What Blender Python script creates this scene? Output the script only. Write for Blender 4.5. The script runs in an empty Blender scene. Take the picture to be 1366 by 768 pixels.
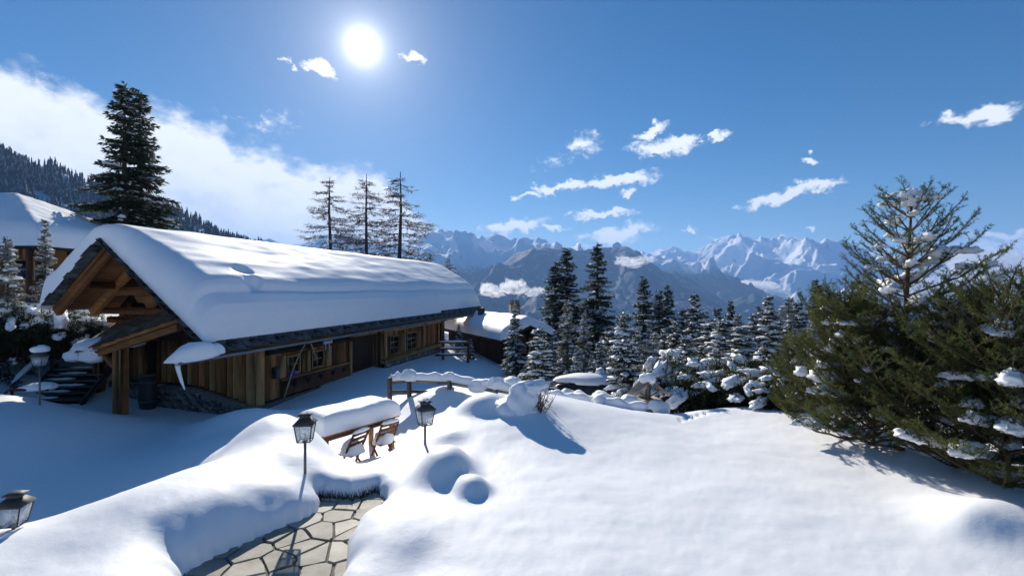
import bpy, math, random
import numpy as np
from mathutils import Vector, Matrix

# ------------------------------------------------------------------ camera, sky, sun, exposure
scene = bpy.context.scene
F = 640.0; CX = 683.0; CY = 384.0; CZ = 2.7          # focal length in photograph pixels, horizon, eye height
cam_data = bpy.data.cameras.new('camera')
cam_data.sensor_width = 36.0
cam_data.lens = 36.0 * F / 1366.0
cam_data.clip_start = 0.05
cam_data.clip_end = 60000.0
cam = bpy.data.objects.new('camera', cam_data)
scene.collection.objects.link(cam)
cam.location = (0, 0, CZ)
cam.rotation_euler = (math.radians(90), 0, 0)
scene.camera = cam

SUN_AZ = math.radians(-17.8)      # from +Y towards +X
SUN_EL = math.radians(25.6)
sun_dir = Vector((math.sin(SUN_AZ) * math.cos(SUN_EL), math.cos(SUN_AZ) * math.cos(SUN_EL), math.sin(SUN_EL)))
sd = bpy.data.lights.new('sun', 'SUN')
sd.energy = 4.7
sd.angle = math.radians(0.55)
sd.color = (1.0, 0.94, 0.84)
sun = bpy.data.objects.new('sun', sd)
scene.collection.objects.link(sun)
sun.rotation_euler = sun_dir.to_track_quat('Z', 'Y').to_euler()
scene.view_settings.view_transform = 'Standard'
scene.view_settings.look = 'None'
scene.view_settings.gamma = 1.0
scene.view_settings.exposure = 0.52
scene.cycles.max_bounces = 10
scene.cycles.diffuse_bounces = 7
scene.cycles.transparent_max_bounces = 12
scene.cycles.volume_bounces = 12
scene.cycles.use_denoising = True
try:
    scene.cycles.denoiser = 'OPENIMAGEDENOISE'
except Exception:
    pass


def azel(px, py):
    x, y, z = (px - CX) / F, 1.0, (CY - py) / F
    return math.atan2(x, y), math.atan2(z, math.hypot(x, y))


def make_world():
    w = bpy.data.worlds.new('World')
    scene.world = w
    w.use_nodes = True
    w.cycles.sampling_method = 'MANUAL'; w.cycles.sample_map_resolution = 512
    nt = w.node_tree
    nt.nodes.clear()
    N = nt.nodes.new
    L = nt.links.new

    def math_node(op, a, b=None, c=None, clamp=False):
        n = N('ShaderNodeMath'); n.operation = op; n.use_clamp = clamp
        for i, v in enumerate((a, b, c)):
            if v is None: continue
            if isinstance(v, (int, float)): n.inputs[i].default_value = v
            else: L(v, n.inputs[i])
        return n.outputs[0]

    def smooth(v, lo, hi):
        n = N('ShaderNodeMapRange'); n.interpolation_type = 'SMOOTHSTEP'
        L(v, n.inputs[0]); n.inputs[1].default_value = lo; n.inputs[2].default_value = hi
        n.inputs[3].default_value = 0.0; n.inputs[4].default_value = 1.0
        return n.outputs[0]

    def mixc(fac, c1, c2):
        n = N('ShaderNodeMix'); n.data_type = 'RGBA'
        if isinstance(fac, float): n.inputs[0].default_value = fac
        else: L(fac, n.inputs[0])
        for i, c in ((6, c1), (7, c2)):
            if isinstance(c, tuple): n.inputs[i].default_value = (*c, 1)
            else: L(c, n.inputs[i])
        return n.outputs[2]

    sky = N('ShaderNodeTexSky')
    sky.sky_type = 'NISHITA'
    sky.sun_disc = False
    sky.sun_elevation = SUN_EL
    sky.sun_rotation = SUN_AZ
    sky.altitude = 1600
    sky.air_density = 1.0
    sky.dust_density = 0.25
    sky.ozone_density = 2.0
    tc = N('ShaderNodeTexCoord')
    sep = N('ShaderNodeSeparateXYZ'); L(tc.outputs['Generated'], sep.inputs[0])
    x, y, z = sep.outputs
    az = math_node('ARCTAN2', x, y)
    hyp = math_node('SQRT', math_node('ADD', math_node('MULTIPLY', x, x), math_node('MULTIPLY', y, y)))
    el = math_node('ARCTAN2', z, hyp)
    co = N('ShaderNodeCombineXYZ'); L(az, co.inputs[0]); L(el, co.inputs[1])

    def noise(scale, detail, rough, sx=1.0, sy=1.0, off=0.0):
        m = N('ShaderNodeMapping'); m.inputs['Scale'].default_value = (sx, sy, 1)
        m.inputs['Location'].default_value = (off, off * .7, 0)
        L(co.outputs[0], m.inputs[0])
        n = N('ShaderNodeTexNoise'); n.inputs['Scale'].default_value = scale
        n.inputs['Detail'].default_value = detail; n.inputs['Roughness'].default_value = rough
        L(m.outputs[0], n.inputs['Vector'])
        return n.outputs['Fac']
    n_big = noise(9, 3, .55, 1, 1.3)
    n_mid = noise(26, 4, .6, 1, 1.5, 3.1)
    n_fine = noise(60, 5, .62, 1, 1.4, 7.7)
    wob_a = math_node('MULTIPLY', math_node('SUBTRACT', n_mid, .5), .09)
    wob_e = math_node('MULTIPLY', math_node('SUBTRACT', noise(22, 3, .6, 1, 1.2, 11.3), .5), .06)
    az2 = math_node('ADD', az, wob_a)
    el2 = math_node('ADD', el, wob_e)

    # fair-weather clouds: centre and half sizes in photograph pixels -> angles
    clouds = [(868, 178, 24, 8, -22, .95), (886, 197, 48, 10, 2, 1.0), (908, 188, 30, 9, 0, .95), (958, 183, 18, 6, -14, .9), (778, 194, 30, 18, -15, .55), (790, 180, 14, 10, -30, .45),
              (830, 240, 50, 9, -4, 1.0), (800, 246, 30, 8, 0, .9), (752, 249, 46, 7, -8, 1.0), (706, 262, 24, 4, 0, .8), (838, 257, 14, 5, -10, .8),
              (806, 285, 42, 6, -2, .95), (1040, 263, 62, 9, -14, 1.0), (1084, 248, 42, 9, -8, 1.0), (1078, 212, 13, 4, 0, .8),
              (686, 301, 44, 10, -8, .95), (735, 304, 26, 4, 0, .85), (826, 312, 52, 15, -10, .9), (917, 306, 10, 5, 0, .9),
              (964, 314, 26, 4, -2, .9), (1316, 153, 62, 11, -2, .9), (1275, 157, 26, 7, 4, .7), (1232, 171, 14, 4, 5, .4), (1350, 314, 34, 9, -8, .85),
              (428, 90, 28, 8, 10, 1.0), (385, 82, 10, 4, 0, .8), (551, 76, 22, 5, 4, .9), (1087, 304, 10, 3, -8, .6),
              (1330, 360, 120, 42, 0, 1.1), (1140, 338, 70, 12, 4, .75), (1050, 322, 60, 4, 0, .5),
              (360, 165, 60, 22, -10, .34), (740, 215, 50, 14, -12, .3), (45, 118, 45, 22, 20, .5),
              (1420, 330, 120, 30, 0, 1.0), (1600, 240, 160, 22, 0, .9), (-300, 60, 160, 60, 10, .8)]
    co2 = N('ShaderNodeCombineXYZ'); L(az2, co2.inputs[0]); L(el2, co2.inputs[1])
    total = None
    for (px, py, wx, wy, rot, k) in clouds:
        a0, e0 = azel(px, py)
        ca, ce = math.cos(a0), 1.0
        sx = wx / F * ca * ca; sy = wy / F * ca
        mp = N('ShaderNodeMapping'); mp.vector_type = 'TEXTURE'
        mp.inputs['Location'].default_value = (a0, e0, 0); mp.inputs['Rotation'].default_value = (0, 0, math.radians(-rot)); mp.inputs['Scale'].default_value = (sx, sy, 1)
        L(co2.outputs[0], mp.inputs[0])
        ln = N('ShaderNodeVectorMath'); ln.operation = 'LENGTH'; L(mp.outputs[0], ln.inputs[0])
        m = math_node('MULTIPLY_ADD', ln.outputs['Value'], -k, 1.35 * k)
        total = m if total is None else math_node('MAXIMUM', total, m)
    total = math_node('MAXIMUM', total, 0.0)
    dens = math_node('ADD', total, math_node('MULTIPLY', math_node('SUBTRACT', n_fine, .52), 1.1))
    dens = math_node('MULTIPLY', dens, math_node('ADD', .35, math_node('MULTIPLY', n_mid, 1.25)))
    fair = smooth(dens, .18, .78)
    fair = math_node('MULTIPLY', fair, smooth(total, .0, .12))

    # the bank of cloud that lies against the hillside: top and lower edge as curves over azimuth
    def curve(points, lo, hi):
        n = N('ShaderNodeFloatCurve')
        c = n.mapping.curves[0]
        pts = [azel(*p) for p in points]
        A0, A1 = -1.2, 0.2
        pp = [((a - A0) / (A1 - A0), (e - lo) / (hi - lo)) for a, e in pts]
        while len(c.points) < len(pp): c.points.new(.5, .5)
        for p, q in zip(c.points, pp):
            p.location = q; p.handle_type = 'AUTO_CLAMPED'
        n.mapping.update()
        t = math_node('DIVIDE', math_node('SUBTRACT', az, A0), A1 - A0)
        L(t, n.inputs['Value'])
        return math_node('ADD', math_node('MULTIPLY', n.outputs[0], hi - lo), lo)
    top = curve([(-700, 40), (-250, 30), (-40, 66), (20, 84), (90, 118), (170, 138), (240, 142), (285, 165), (310, 192), (370, 208),
                 (430, 222), (490, 224), (520, 244), (560, 290), (640, 345), (740, 380)], -.2, .6)
    above = math_node('SUBTRACT', top, el)          # > 0 inside
    wob = math_node('ADD', math_node('MULTIPLY', math_node('SUBTRACT', n_big, .5), .10),
                    math_node('ADD', math_node('MULTIPLY', math_node('SUBTRACT', n_mid, .5), .07),
                              math_node('MULTIPLY', math_node('SUBTRACT', n_fine, .5), .02)))
    bank = smooth(math_node('ADD', above, wob), -.016, .03)
    bank = math_node('MULTIPLY', bank, smooth(el, -.01, .06))
    # a soft hole of thinner cloud
    bank = math_node('MULTIPLY', bank, math_node('SUBTRACT', 1.0, math_node('MULTIPLY', smooth(n_big, .62, .76), .4)))

    cloud = math_node('MAXIMUM', fair, bank)
    bg = math_node('MULTIPLY', math_node('SUBTRACT', n_mid, .5), .5)
    shade = math_node('ADD', smooth(math_node('ADD', above, math_node('ADD', math_node('MULTIPLY', bg, .55), math_node('MULTIPLY', math_node('SUBTRACT', n_big, .5), .35))), .02, .26), 0.0)
    # Nishita is physically bright: colours below share its scale (strength 0.1)
    white = mixc(shade, (10.6, 10.7, 10.9), (7.8, 8.2, 8.9))
    thin = mixc(cloud, (8.4, 8.8, 9.5), white)
    base = N('ShaderNodeHueSaturation'); base.inputs['Saturation'].default_value = 1.42; base.inputs['Value'].default_value = .75
    L(sky.outputs[0], base.inputs['Color'])
    col = mixc(math_node('MULTIPLY', cloud, .96), base.outputs[0], thin)
    # the sun itself and the bright air around it
    dot = N('ShaderNodeVectorMath'); dot.operation = 'DOT_PRODUCT'
    a, e = azel(484, 62)
    L(tc.outputs['Generated'], dot.inputs[0])
    dot.inputs[1].default_value = (math.sin(a) * math.cos(e), math.cos(a) * math.cos(e), math.sin(e))
    ang = math_node('ARCCOSINE', math_node('MINIMUM', dot.outputs['Value'], 1.0))
    disc = math_node('MULTIPLY', math_node('EXPONENT', math_node('MULTIPLY', ang, -85.0)), 60.0)
    g1 = math_node('MULTIPLY', math_node('EXPONENT', math_node('MULTIPLY', ang, -20.0)), 6.5)
    g2 = math_node('MULTIPLY', math_node('EXPONENT', math_node('MULTIPLY', ang, -6.0)), 1.4)
    glow = math_node('ADD', disc, math_node('ADD', g1, g2))
    gcol = N('ShaderNodeVectorMath'); gcol.operation = 'SCALE'; gcol.inputs[0].default_value = (1.0, .985, .95); L(glow, gcol.inputs['Scale'])
    add = N('ShaderNodeVectorMath'); add.operation = 'ADD'; L(col, add.inputs[0]); L(gcol.outputs[0], add.inputs[1])
    bgn = N('ShaderNodeBackground'); L(add.outputs[0], bgn.inputs['Color']); bgn.inputs['Strength'].default_value = 0.078
    out = N('ShaderNodeOutputWorld'); L(bgn.outputs[0], out.inputs['Surface'])


make_world()

# ------------------------------------------------------------------ helpers
rng = np.random.default_rng(7)
COL = scene.collection


def P(px, py, Y):
    """point at depth Y that the photograph shows at (px, py)"""
    return np.array([(px - CX) / F * Y, Y, CZ + (CY - py) / F * Y])


def PZ(px, py, z):
    """point at height z that the photograph shows at (px, py)"""
    Y = (CZ - z) * F / (py - CY)
    return np.array([(px - CX) / F * Y, Y, z])


_perm = np.random.default_rng(3).permutation(512)
_perm = np.concatenate([_perm, _perm, _perm])
_grad = np.random.default_rng(4).normal(size=(512, 3)); _grad /= np.linalg.norm(_grad, axis=1)[:, None]


def pnoise(p):
    p = np.asarray(p, float)
    i = np.floor(p).astype(int); f = p - i; i = i & 511
    u = f * f * f * (f * (f * 6 - 15) + 10)
    r = 0
    for dx in (0, 1):
        wx = u[..., 0] if dx else 1 - u[..., 0]
        for dy in (0, 1):
            wy = u[..., 1] if dy else 1 - u[..., 1]
            for dz in (0, 1):
                wz = u[..., 2] if dz else 1 - u[..., 2]
                h = _perm[_perm[_perm[(i[..., 0] + dx) & 511] + ((i[..., 1] + dy) & 511)] + ((i[..., 2] + dz) & 511)] & 511
                g = _grad[h]
                r = r + wx * wy * wz * (g[..., 0] * (f[..., 0] - dx) + g[..., 1] * (f[..., 1] - dy) + g[..., 2] * (f[..., 2] - dz))
    return r * 1.6


def fbm(x, y, z=0.0, oct=4, gain=.5, lac=2.03):
    p = np.stack([x, y, np.zeros_like(x) + z], -1); a = 1; s = 0
    for _ in range(oct):
        s = s + a * pnoise(p); p = p * lac + 13.7; a *= gain
    return s


def ridged(x, y, z=0.0, oct=5, gain=.5, lac=2.07):
    p = np.stack([x, y, np.zeros_like(x) + z], -1); a = 1; s = 0; w = 1
    for _ in range(oct):
        n = 1 - np.abs(pnoise(p)) * 1.25
        n = np.clip(n, 0, 1) ** 2
        s = s + a * n * w; w = np.clip(n * 1.6, 0, 1); p = p * lac + 7.3; a *= gain
    return s


def new_mesh(name, V, F, smooth=False):
    """F: array (n,k) or list of such arrays / list of index tuples"""
    me = bpy.data.meshes.new(name)
    V = np.asarray(V, np.float32)
    if isinstance(F, np.ndarray): F = [F]
    if len(F) and not isinstance(F[0], np.ndarray):
        me.from_pydata([tuple(map(float, v)) for v in V], [], [tuple(f) for f in F])
    else:
        loops = np.concatenate([f.ravel() for f in F]).astype(np.int32)
        sizes = np.concatenate([np.full(len(f), f.shape[1]) for f in F]).astype(np.int32)
        starts = np.concatenate([[0], np.cumsum(sizes)[:-1]]).astype(np.int32)
        me.vertices.add(len(V)); me.vertices.foreach_set('co', V.ravel())
        me.loops.add(len(loops)); me.loops.foreach_set('vertex_index', loops)
        me.polygons.add(len(sizes)); me.polygons.foreach_set('loop_start', starts)
        me.update(calc_edges=True)
        me.validate()
    if smooth:
        me.polygons.foreach_set('use_smooth', np.ones(len(me.polygons), bool))
    return me


def link(name, me, mat=None, parent=None, loc=(0, 0, 0), rot=(0, 0, 0), scale=(1, 1, 1)):
    o = bpy.data.objects.new(name, me)
    COL.objects.link(o)
    if mat is not None and me is not None and len(me.materials) == 0: me.materials.append(mat)
    o.location = loc; o.rotation_euler = rot; o.scale = scale
    if parent is not None: o.parent = parent
    return o


def obj(name, VF, mat, parent=None, smooth=False, **kw):
    return link(name, new_mesh(name, VF[0], VF[1], smooth), mat, parent, **kw)


def thing(name, label, cat, loc=(0, 0, 0), rotz=0.0, group=None):
    o = bpy.data.objects.new(name, None); COL.objects.link(o)
    o.empty_display_size = .2
    o.location = loc; o.rotation_euler = (0, 0, rotz)
    return tag(o, label, cat, group)


def tag(o, label, cat, group=None):
    o['label'] = label; o['category'] = cat
    if group: o['group'] = group
    return o


def structure(o):
    o['kind'] = 'structure'; return o


def join(parts):
    Vs, Fs, n = [], [], 0
    for V, F_ in parts:
        V = np.asarray(V, float)
        for f in ([F_] if isinstance(F_, np.ndarray) else F_):
            Fs.append(np.asarray(f) + n)
        Vs.append(V); n += len(V)
    return np.concatenate(Vs), Fs


def box(x0, x1, y0, y1, z0, z1, c=0.0):
    """box, chamfered by c"""
    if c <= 0:
        V = np.array([(x, y, z) for x in (x0, x1) for y in (y0, y1) for z in (z0, z1)], float)
        Fq = np.array([(0, 1, 3, 2), (4, 6, 7, 5), (0, 4, 5, 1), (2, 3, 7, 6), (0, 2, 6, 4), (1, 5, 7, 3)])
        return V, [Fq]
    lo = np.array([x0, y0, z0], float); hi = np.array([x1, y1, z1], float)
    V = []; idx = {}
    for sx in (0, 1):
        for sy in (0, 1):
            for sz in (0, 1):
                s = np.array([sx, sy, sz]); base = np.where(s == 1, hi, lo); d = np.where(s == 1, -c, c)
                for ax in range(3):
                    v = base.copy(); m = [1, 1, 1]; m[ax] = 0
                    v = v + d * np.array(m)
                    idx[(sx, sy, sz, ax)] = len(V); V.append(v)
    q = []; t = []
    for ax in range(3):
        o1, o2 = [k for k in range(3) if k != ax]
        for s in (0, 1):
            ring = []
            for (a, b) in ((0, 0), (1, 0), (1, 1), (0, 1)):
                k = [0, 0, 0]; k[ax] = s; k[o1] = a; k[o2] = b
                ring.append(idx[(k[0], k[1], k[2], ax)])
            q.append(ring)
    for ax in range(3):
        o1, o2 = [k for k in range(3) if k != ax]
        for a in (0, 1):
            for b in (0, 1):
                r = []
                for e in (0, 1):
                    k = [0, 0, 0]; k[ax] = e; k[o1] = a; k[o2] = b
                    r.append((idx[(*k, o1)], idx[(*k, o2)]))
                q.append([r[0][0], r[0][1], r[1][1], r[1][0]])
    for sx in (0, 1):
        for sy in (0, 1):
            for sz in (0, 1):
                t.append([idx[(sx, sy, sz, k)] for k in range(3)])
    return np.array(V), [np.array(q), np.array(t)]


def xform(VF, M):
    V = np.asarray(VF[0], float)
    M = np.array(M)
    return V @ M[:3, :3].T + M[:3, 3], VF[1]


def beam(p, q, w, h, c=.01, up=(0, 0, 1)):
    """squared timber from p to q, w across, h along up"""
    p = Vector(p); q = Vector(q); d = (q - p); L_ = d.length; d.normalize()
    u = Vector(up); s = d.cross(u)
    if s.length < 1e-4: s = d.cross(Vector((1, 0, 0)))
    s.normalize(); u = s.cross(d).normalized()
    VF = box(-w / 2, w / 2, 0, L_, -h / 2, h / 2, c)
    M = Matrix((( s.x, d.x, u.x, p.x), (s.y, d.y, u.y, p.y), (s.z, d.z, u.z, p.z), (0, 0, 0, 1)))
    return xform(VF, M)


def tube(pts, rad, seg=6, cap=True):
    pts = np.asarray(pts, float); n = len(pts)
    rad = np.broadcast_to(np.asarray(rad, float), (n,))
    T = np.gradient(pts, axis=0); T /= np.linalg.norm(T, axis=1)[:, None] + 1e-12
    ref = np.array([0, 0, 1.0]) if abs(T[:, 2]).mean() < .9 else np.array([1.0, 0, 0])
    S = np.cross(T, ref); S /= np.linalg.norm(S, axis=1)[:, None] + 1e-12
    U = np.cross(S, T)
    a = np.arange(seg) / seg * 2 * np.pi
    V = (pts[:, None] + rad[:, None, None] * (np.cos(a)[None, :, None] * S[:, None] + np.sin(a)[None, :, None] * U[:, None])).reshape(-1, 3)
    i = np.arange(n - 1)[:, None] * seg; j = np.arange(seg)[None]
    k = (j + 1) % seg
    Fq = np.stack([i + j, i + k, i + seg + k, i + seg + j], -1).reshape(-1, 4)
    Fs = [Fq]
    if cap:
        Fs.append(np.array([list(range(seg))[::-1]])); Fs.append(np.array([[(n - 1) * seg + t for t in range(seg)]]))
    return V, Fs


def lathe(prof, seg=16):
    prof = np.asarray(prof, float)
    a = np.arange(seg) / seg * 2 * np.pi
    V = np.stack([prof[:, None, 0] * np.cos(a), prof[:, None, 0] * np.sin(a), np.broadcast_to(prof[:, None, 1], (len(prof), seg))], -1).reshape(-1, 3)
    i = np.arange(len(prof) - 1)[:, None] * seg; j = np.arange(seg)[None]; k = (j + 1) % seg
    return V, [np.stack([i + j, i + k, i + seg + k, i + seg + j], -1).reshape(-1, 4)]


def blob(c, r, seed=0, nu=14, nv=9, amp=.16, freq=1.6, flat=.45, rotz=0.0):
    """lump of snow: flattened below, uneven"""
    u = np.arange(nu) / nu * 2 * np.pi
    v = np.linspace(-.5, .5, nv) * np.pi
    D = np.stack([np.cos(v)[:, None] * np.cos(u), np.cos(v)[:, None] * np.sin(u), np.sin(v)[:, None] + 0 * u], -1)
    n = pnoise(D * freq + seed * 5.17 + 3)
    R = 1 + amp * n * 1.5
    V = D * R[..., None]
    V[0] = V[0].mean(0); V[-1] = V[-1].mean(0)
    V = V.reshape(-1, 3)
    V[:, 2] = np.where(V[:, 2] < 0, V[:, 2] * flat, V[:, 2])
    V = V * np.asarray(r)
    if rotz:
        cs, sn = math.cos(rotz), math.sin(rotz)
        V = np.stack([V[:, 0] * cs - V[:, 1] * sn, V[:, 0] * sn + V[:, 1] * cs, V[:, 2]], -1)
    V = V + np.asarray(c)
    i = np.arange(nv - 1)[:, None] * nu; j = np.arange(nu)[None]; k = (j + 1) % nu
    return V, [np.stack([i + j, i + k, i + nu + k, i + nu + j], -1).reshape(-1, 4)]


def copy_tree(o, parent=None):
    c = o.copy(); COL.objects.link(c); c.parent = parent
    for ch in o.children: copy_tree(ch, c)
    return c


# ------------------------------------------------------------------ materials
def mat_new(name):
    m = bpy.data.materials.new(name); m.use_nodes = True
    nt = m.node_tree; b = nt.nodes['Principled BSDF']
    return m, nt, b


def ramp(nt, fac, stops):
    r = nt.nodes.new('ShaderNodeValToRGB')
    els = r.color_ramp.elements
    while len(els) < len(stops): els.new(.5)
    for e, (p, c) in zip(els, stops):
        e.position = p; e.color = (*c, 1)
    nt.links.new(fac, r.inputs[0])
    return r.outputs[0]


def tex(nt, kind, scale, detail=4, rough=.55, coord='Object', sc=(1, 1, 1), off=None):
    tc = nt.nodes.new('ShaderNodeTexCoord'); mp = nt.nodes.new('ShaderNodeMapping')
    mp.inputs['Scale'].default_value = sc
    if off is not None: nt.links.new(off, mp.inputs['Location'])
    if coord == 'World':
        g = nt.nodes.new('ShaderNodeNewGeometry'); nt.links.new(g.outputs['Position'], mp.inputs[0])
    else:
        nt.links.new(tc.outputs[coord], mp.inputs[0])
    if kind == 'noise':
        n = nt.nodes.new('ShaderNodeTexNoise'); n.inputs['Scale'].default_value = scale
        n.inputs['Detail'].default_value = detail; n.inputs['Roughness'].default_value = rough
        nt.links.new(mp.outputs[0], n.inputs['Vector']); return n.outputs['Fac']
    if kind == 'voronoi':
        n = nt.nodes.new('ShaderNodeTexVoronoi'); n.inputs['Scale'].default_value = scale
        nt.links.new(mp.outputs[0], n.inputs['Vector']); return n.outputs['Distance']


def bump(nt, b, h, strength, dist=.02):
    n = nt.nodes.new('ShaderNodeBump'); n.inputs['Strength'].default_value = strength; n.inputs['Distance'].default_value = dist
    nt.links.new(h, n.inputs['Height']); nt.links.new(n.outputs[0], b.inputs['Normal'])
    return n


def snow_material(name='snow', scale=1.0, coord='World'):
    m, nt, b = mat_new(name)
    n = tex(nt, 'noise', 3.0 * scale, 5, .5, coord)
    c = ramp(nt, n, [(.3, (.905, .915, .93)), (.7, (.935, .94, .945))])
    nt.links.new(c, b.inputs['Base Color'])
    b.inputs['Roughness'].default_value = .62
    b.inputs['Specular IOR Level'].default_value = .25
    b.inputs['Subsurface Weight'].default_value = .0
    n2 = tex(nt, 'noise', 9.0 * scale, 8, .62, coord)
    bump(nt, b, n2, .18, .02 / scale)
    return m


def wood_material(name, dark, light, axis=2, scale=1.0, vary=.35, gray=None):
    m, nt, b = mat_new(name)
    oi = nt.nodes.new('ShaderNodeObjectInfo')
    mul = nt.nodes.new('ShaderNodeMath'); mul.operation = 'MULTIPLY'; mul.inputs[1].default_value = 37.0
    nt.links.new(oi.outputs['Random'], mul.inputs[0])
    sc = [14, 14, 14]; sc[axis] = .9
    n = tex(nt, 'noise', 1.6 * scale, 7, .65, 'Object', tuple(sc), mul.outputs[0])
    n2 = tex(nt, 'noise', 1.1, 3, .5, 'Object', (1, 1, 1), mul.outputs[0])
    c = ramp(nt, n, [(.28, dark), (.5, tuple((a + b_) / 2 for a, b_ in zip(dark, light))), (.72, light)])
    hs = nt.nodes.new('ShaderNodeHueSaturation')
    nt.links.new(c, hs.inputs['Color'])
    mr = nt.nodes.new('ShaderNodeMapRange'); mr.inputs[3].default_value = 1 - vary; mr.inputs[4].default_value = 1 + vary
    nt.links.new(oi.outputs['Random'], mr.inputs[0]); nt.links.new(mr.outputs[0], hs.inputs['Value'])
    mx = nt.nodes.new('ShaderNodeMix'); mx.data_type = 'RGBA'; mx.blend_type = 'MULTIPLY'
    st = ramp(nt, n2, [(.35, (.62, .60, .58)), (.62, (1, 1, 1))])
    mx.inputs[0].default_value = .8
    nt.links.new(hs.outputs[0], mx.inputs[6]); nt.links.new(st, mx.inputs[7])
    nt.links.new(mx.outputs[2], b.inputs['Base Color'])
    b.inputs['Roughness'].default_value = .8
    b.inputs['Specular IOR Level'].default_value = .2
    bump(nt, b, n, .5, .008)
    return m


def rough_material(name, c1, c2, scale=4.0, rough=.85, bumps=.4, dist=.02, vary=0.0, metallic=0.0, coord='Object'):
    m, nt, b = mat_new(name)
    oi = nt.nodes.new('ShaderNodeObjectInfo')
    mul = nt.nodes.new('ShaderNodeMath'); mul.operation = 'MULTIPLY'; mul.inputs[1].default_value = 23.0
    nt.links.new(oi.outputs['Random'], mul.inputs[0])
    n = tex(nt, 'noise', scale, 7, .6, coord, (1, 1, 1), mul.outputs[0])
    c = ramp(nt, n, [(.3, c1), (.7, c2)])
    if vary:
        hs = nt.nodes.new('ShaderNodeHueSaturation'); nt.links.new(c, hs.inputs['Color'])
        mr = nt.nodes.new('ShaderNodeMapRange'); mr.inputs[3].default_value = 1 - vary; mr.inputs[4].default_value = 1 + vary
        nt.links.new(oi.outputs['Random'], mr.inputs[0]); nt.links.new(mr.outputs[0], hs.inputs['Value'])
        c = hs.outputs[0]
    nt.links.new(c, b.inputs['Base Color'])
    b.inputs['Roughness'].default_value = rough; b.inputs['Metallic'].default_value = metallic
    b.inputs['Specular IOR Level'].default_value = .3
    if bumps: bump(nt, b, n, bumps, dist)
    return m


def needle_material(name, c1, c2, scale=2.0, trans=.35):
    m, nt, b = mat_new(name)
    n = tex(nt, 'noise', scale, 3, .5, 'World')
    c = ramp(nt, n, [(.3, c1), (.7, c2)])
    nt.links.new(c, b.inputs['Base Color'])
    b.inputs['Roughness'].default_value = .6
    b.inputs['Specular IOR Level'].default_value = .2
    tr = nt.nodes.new('ShaderNodeBsdfTranslucent')
    hs = nt.nodes.new('ShaderNodeHueSaturation'); hs.inputs['Value'].default_value = 1.5; hs.inputs['Saturation'].default_value = 1.1
    nt.links.new(c, hs.inputs['Color']); nt.links.new(hs.outputs[0], tr.inputs[0])
    mx = nt.nodes.new('ShaderNodeMixShader'); mx.inputs[0].default_value = trans
    nt.links.new(b.outputs[0], mx.inputs[1]); nt.links.new(tr.outputs[0], mx.inputs[2])
    nt.links.new(mx.outputs[0], nt.nodes['Material Output'].inputs['Surface'])
    return m


def glass_material(name, tint=(.02, .025, .03)):
    m, nt, b = mat_new(name)
    b.inputs['Base Color'].default_value = (*tint, 1)
    b.inputs['Roughness'].default_value = .05
    b.inputs['Specular IOR Level'].default_value = .6
    return m


def clear_glass(name):
    m, nt, b = mat_new(name)
    g = nt.nodes.new('ShaderNodeBsdfGlossy'); g.inputs['Roughness'].default_value = .05
    t = nt.nodes.new('ShaderNodeBsdfTransparent'); t.inputs[0].default_value = (.93, .95, .96, 1)
    d = nt.nodes.new('ShaderNodeBsdfDiffuse'); d.inputs[0].default_value = (.8, .82, .85, 1)
    m1 = nt.nodes.new('ShaderNodeMixShader'); m1.inputs[0].default_value = .12
    nt.links.new(t.outputs[0], m1.inputs[1]); nt.links.new(g.outputs[0], m1.inputs[2])
    m2 = nt.nodes.new('ShaderNodeMixShader'); m2.inputs[0].default_value = .22
    nt.links.new(m1.outputs[0], m2.inputs[1]); nt.links.new(d.outputs[0], m2.inputs[2])
    nt.links.new(m2.outputs[0], nt.nodes['Material Output'].inputs['Surface'])
    return m


M = {}
M['snow'] = snow_material('snow')
M['snow_lump'] = snow_material('snow_lump', 1.6)
M['wood_v'] = wood_material('weathered_wood_upright', (.24, .095, .030), (.64, .31, .105), 2, 1, .45)
M['wood_h'] = wood_material('weathered_wood_lying', (.20, .082, .026), (.54, .26, .09), 1, 1, .40)
M['wood_x'] = wood_material('weathered_wood_across', (.20, .082, .026), (.52, .25, .088), 0, 1, .40)
M['wood_pale_v'] = wood_material('pale_wood_upright', (.44, .23, .085), (.72, .43, .18), 2, 1, .18)
M['wood_pale_h'] = wood_material('pale_wood_lying', (.44, .23, .085), (.72, .43, .18), 1, 1, .18)
M['wood_mid'] = wood_material('brown_timber', (.11, .043, .015), (.32, .14, .05), 1, 1, .3)
M['wood_mid_v'] = wood_material('brown_boards', (.12, .046, .016), (.34, .15, .052), 2, 1, .3)
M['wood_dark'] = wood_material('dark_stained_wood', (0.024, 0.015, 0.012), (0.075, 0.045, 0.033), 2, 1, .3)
M['wood_red'] = wood_material('red_brown_wood', (0.125, 0.050, 0.032), (0.295, 0.125, 0.068), 2, 1, .25)
M['wood_grey'] = wood_material('grey_weathered_wood', (.13, .115, .10), (.32, .29, .25), 0, 1, .3)
M['slate'] = rough_material('slate', (.035, .036, .036), (.11, .11, .105), 6, .75, .5, .01, .4)
M['slate_moss'] = rough_material('mossy_slate', (.07, .065, .048), (.20, .18, .135), 6, .85, .6, .015, .4)
M['gutter'] = rough_material('zinc_gutter', (.16, .16, .16), (.27, .27, .265), 5, .5, .15, .004, 0, .6)
M['stone'] = rough_material('rubble_stone', (.17, .15, .125), (.36, .325, .28), 5, .9, .7, .03, .3)
M['mortar'] = rough_material('mortar', (.12, .11, .10), (.22, .2, .18), 8, .95, .5, .02)
M['flag'] = rough_material('flagstone', (.25, .225, .18), (.50, .455, .37), 3.0, .68, .7, .02, .25)
M['soil'] = rough_material('gritty_joint', (.12, .105, .085), (.24, .215, .175), 9, .95, .6, .02)
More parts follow.
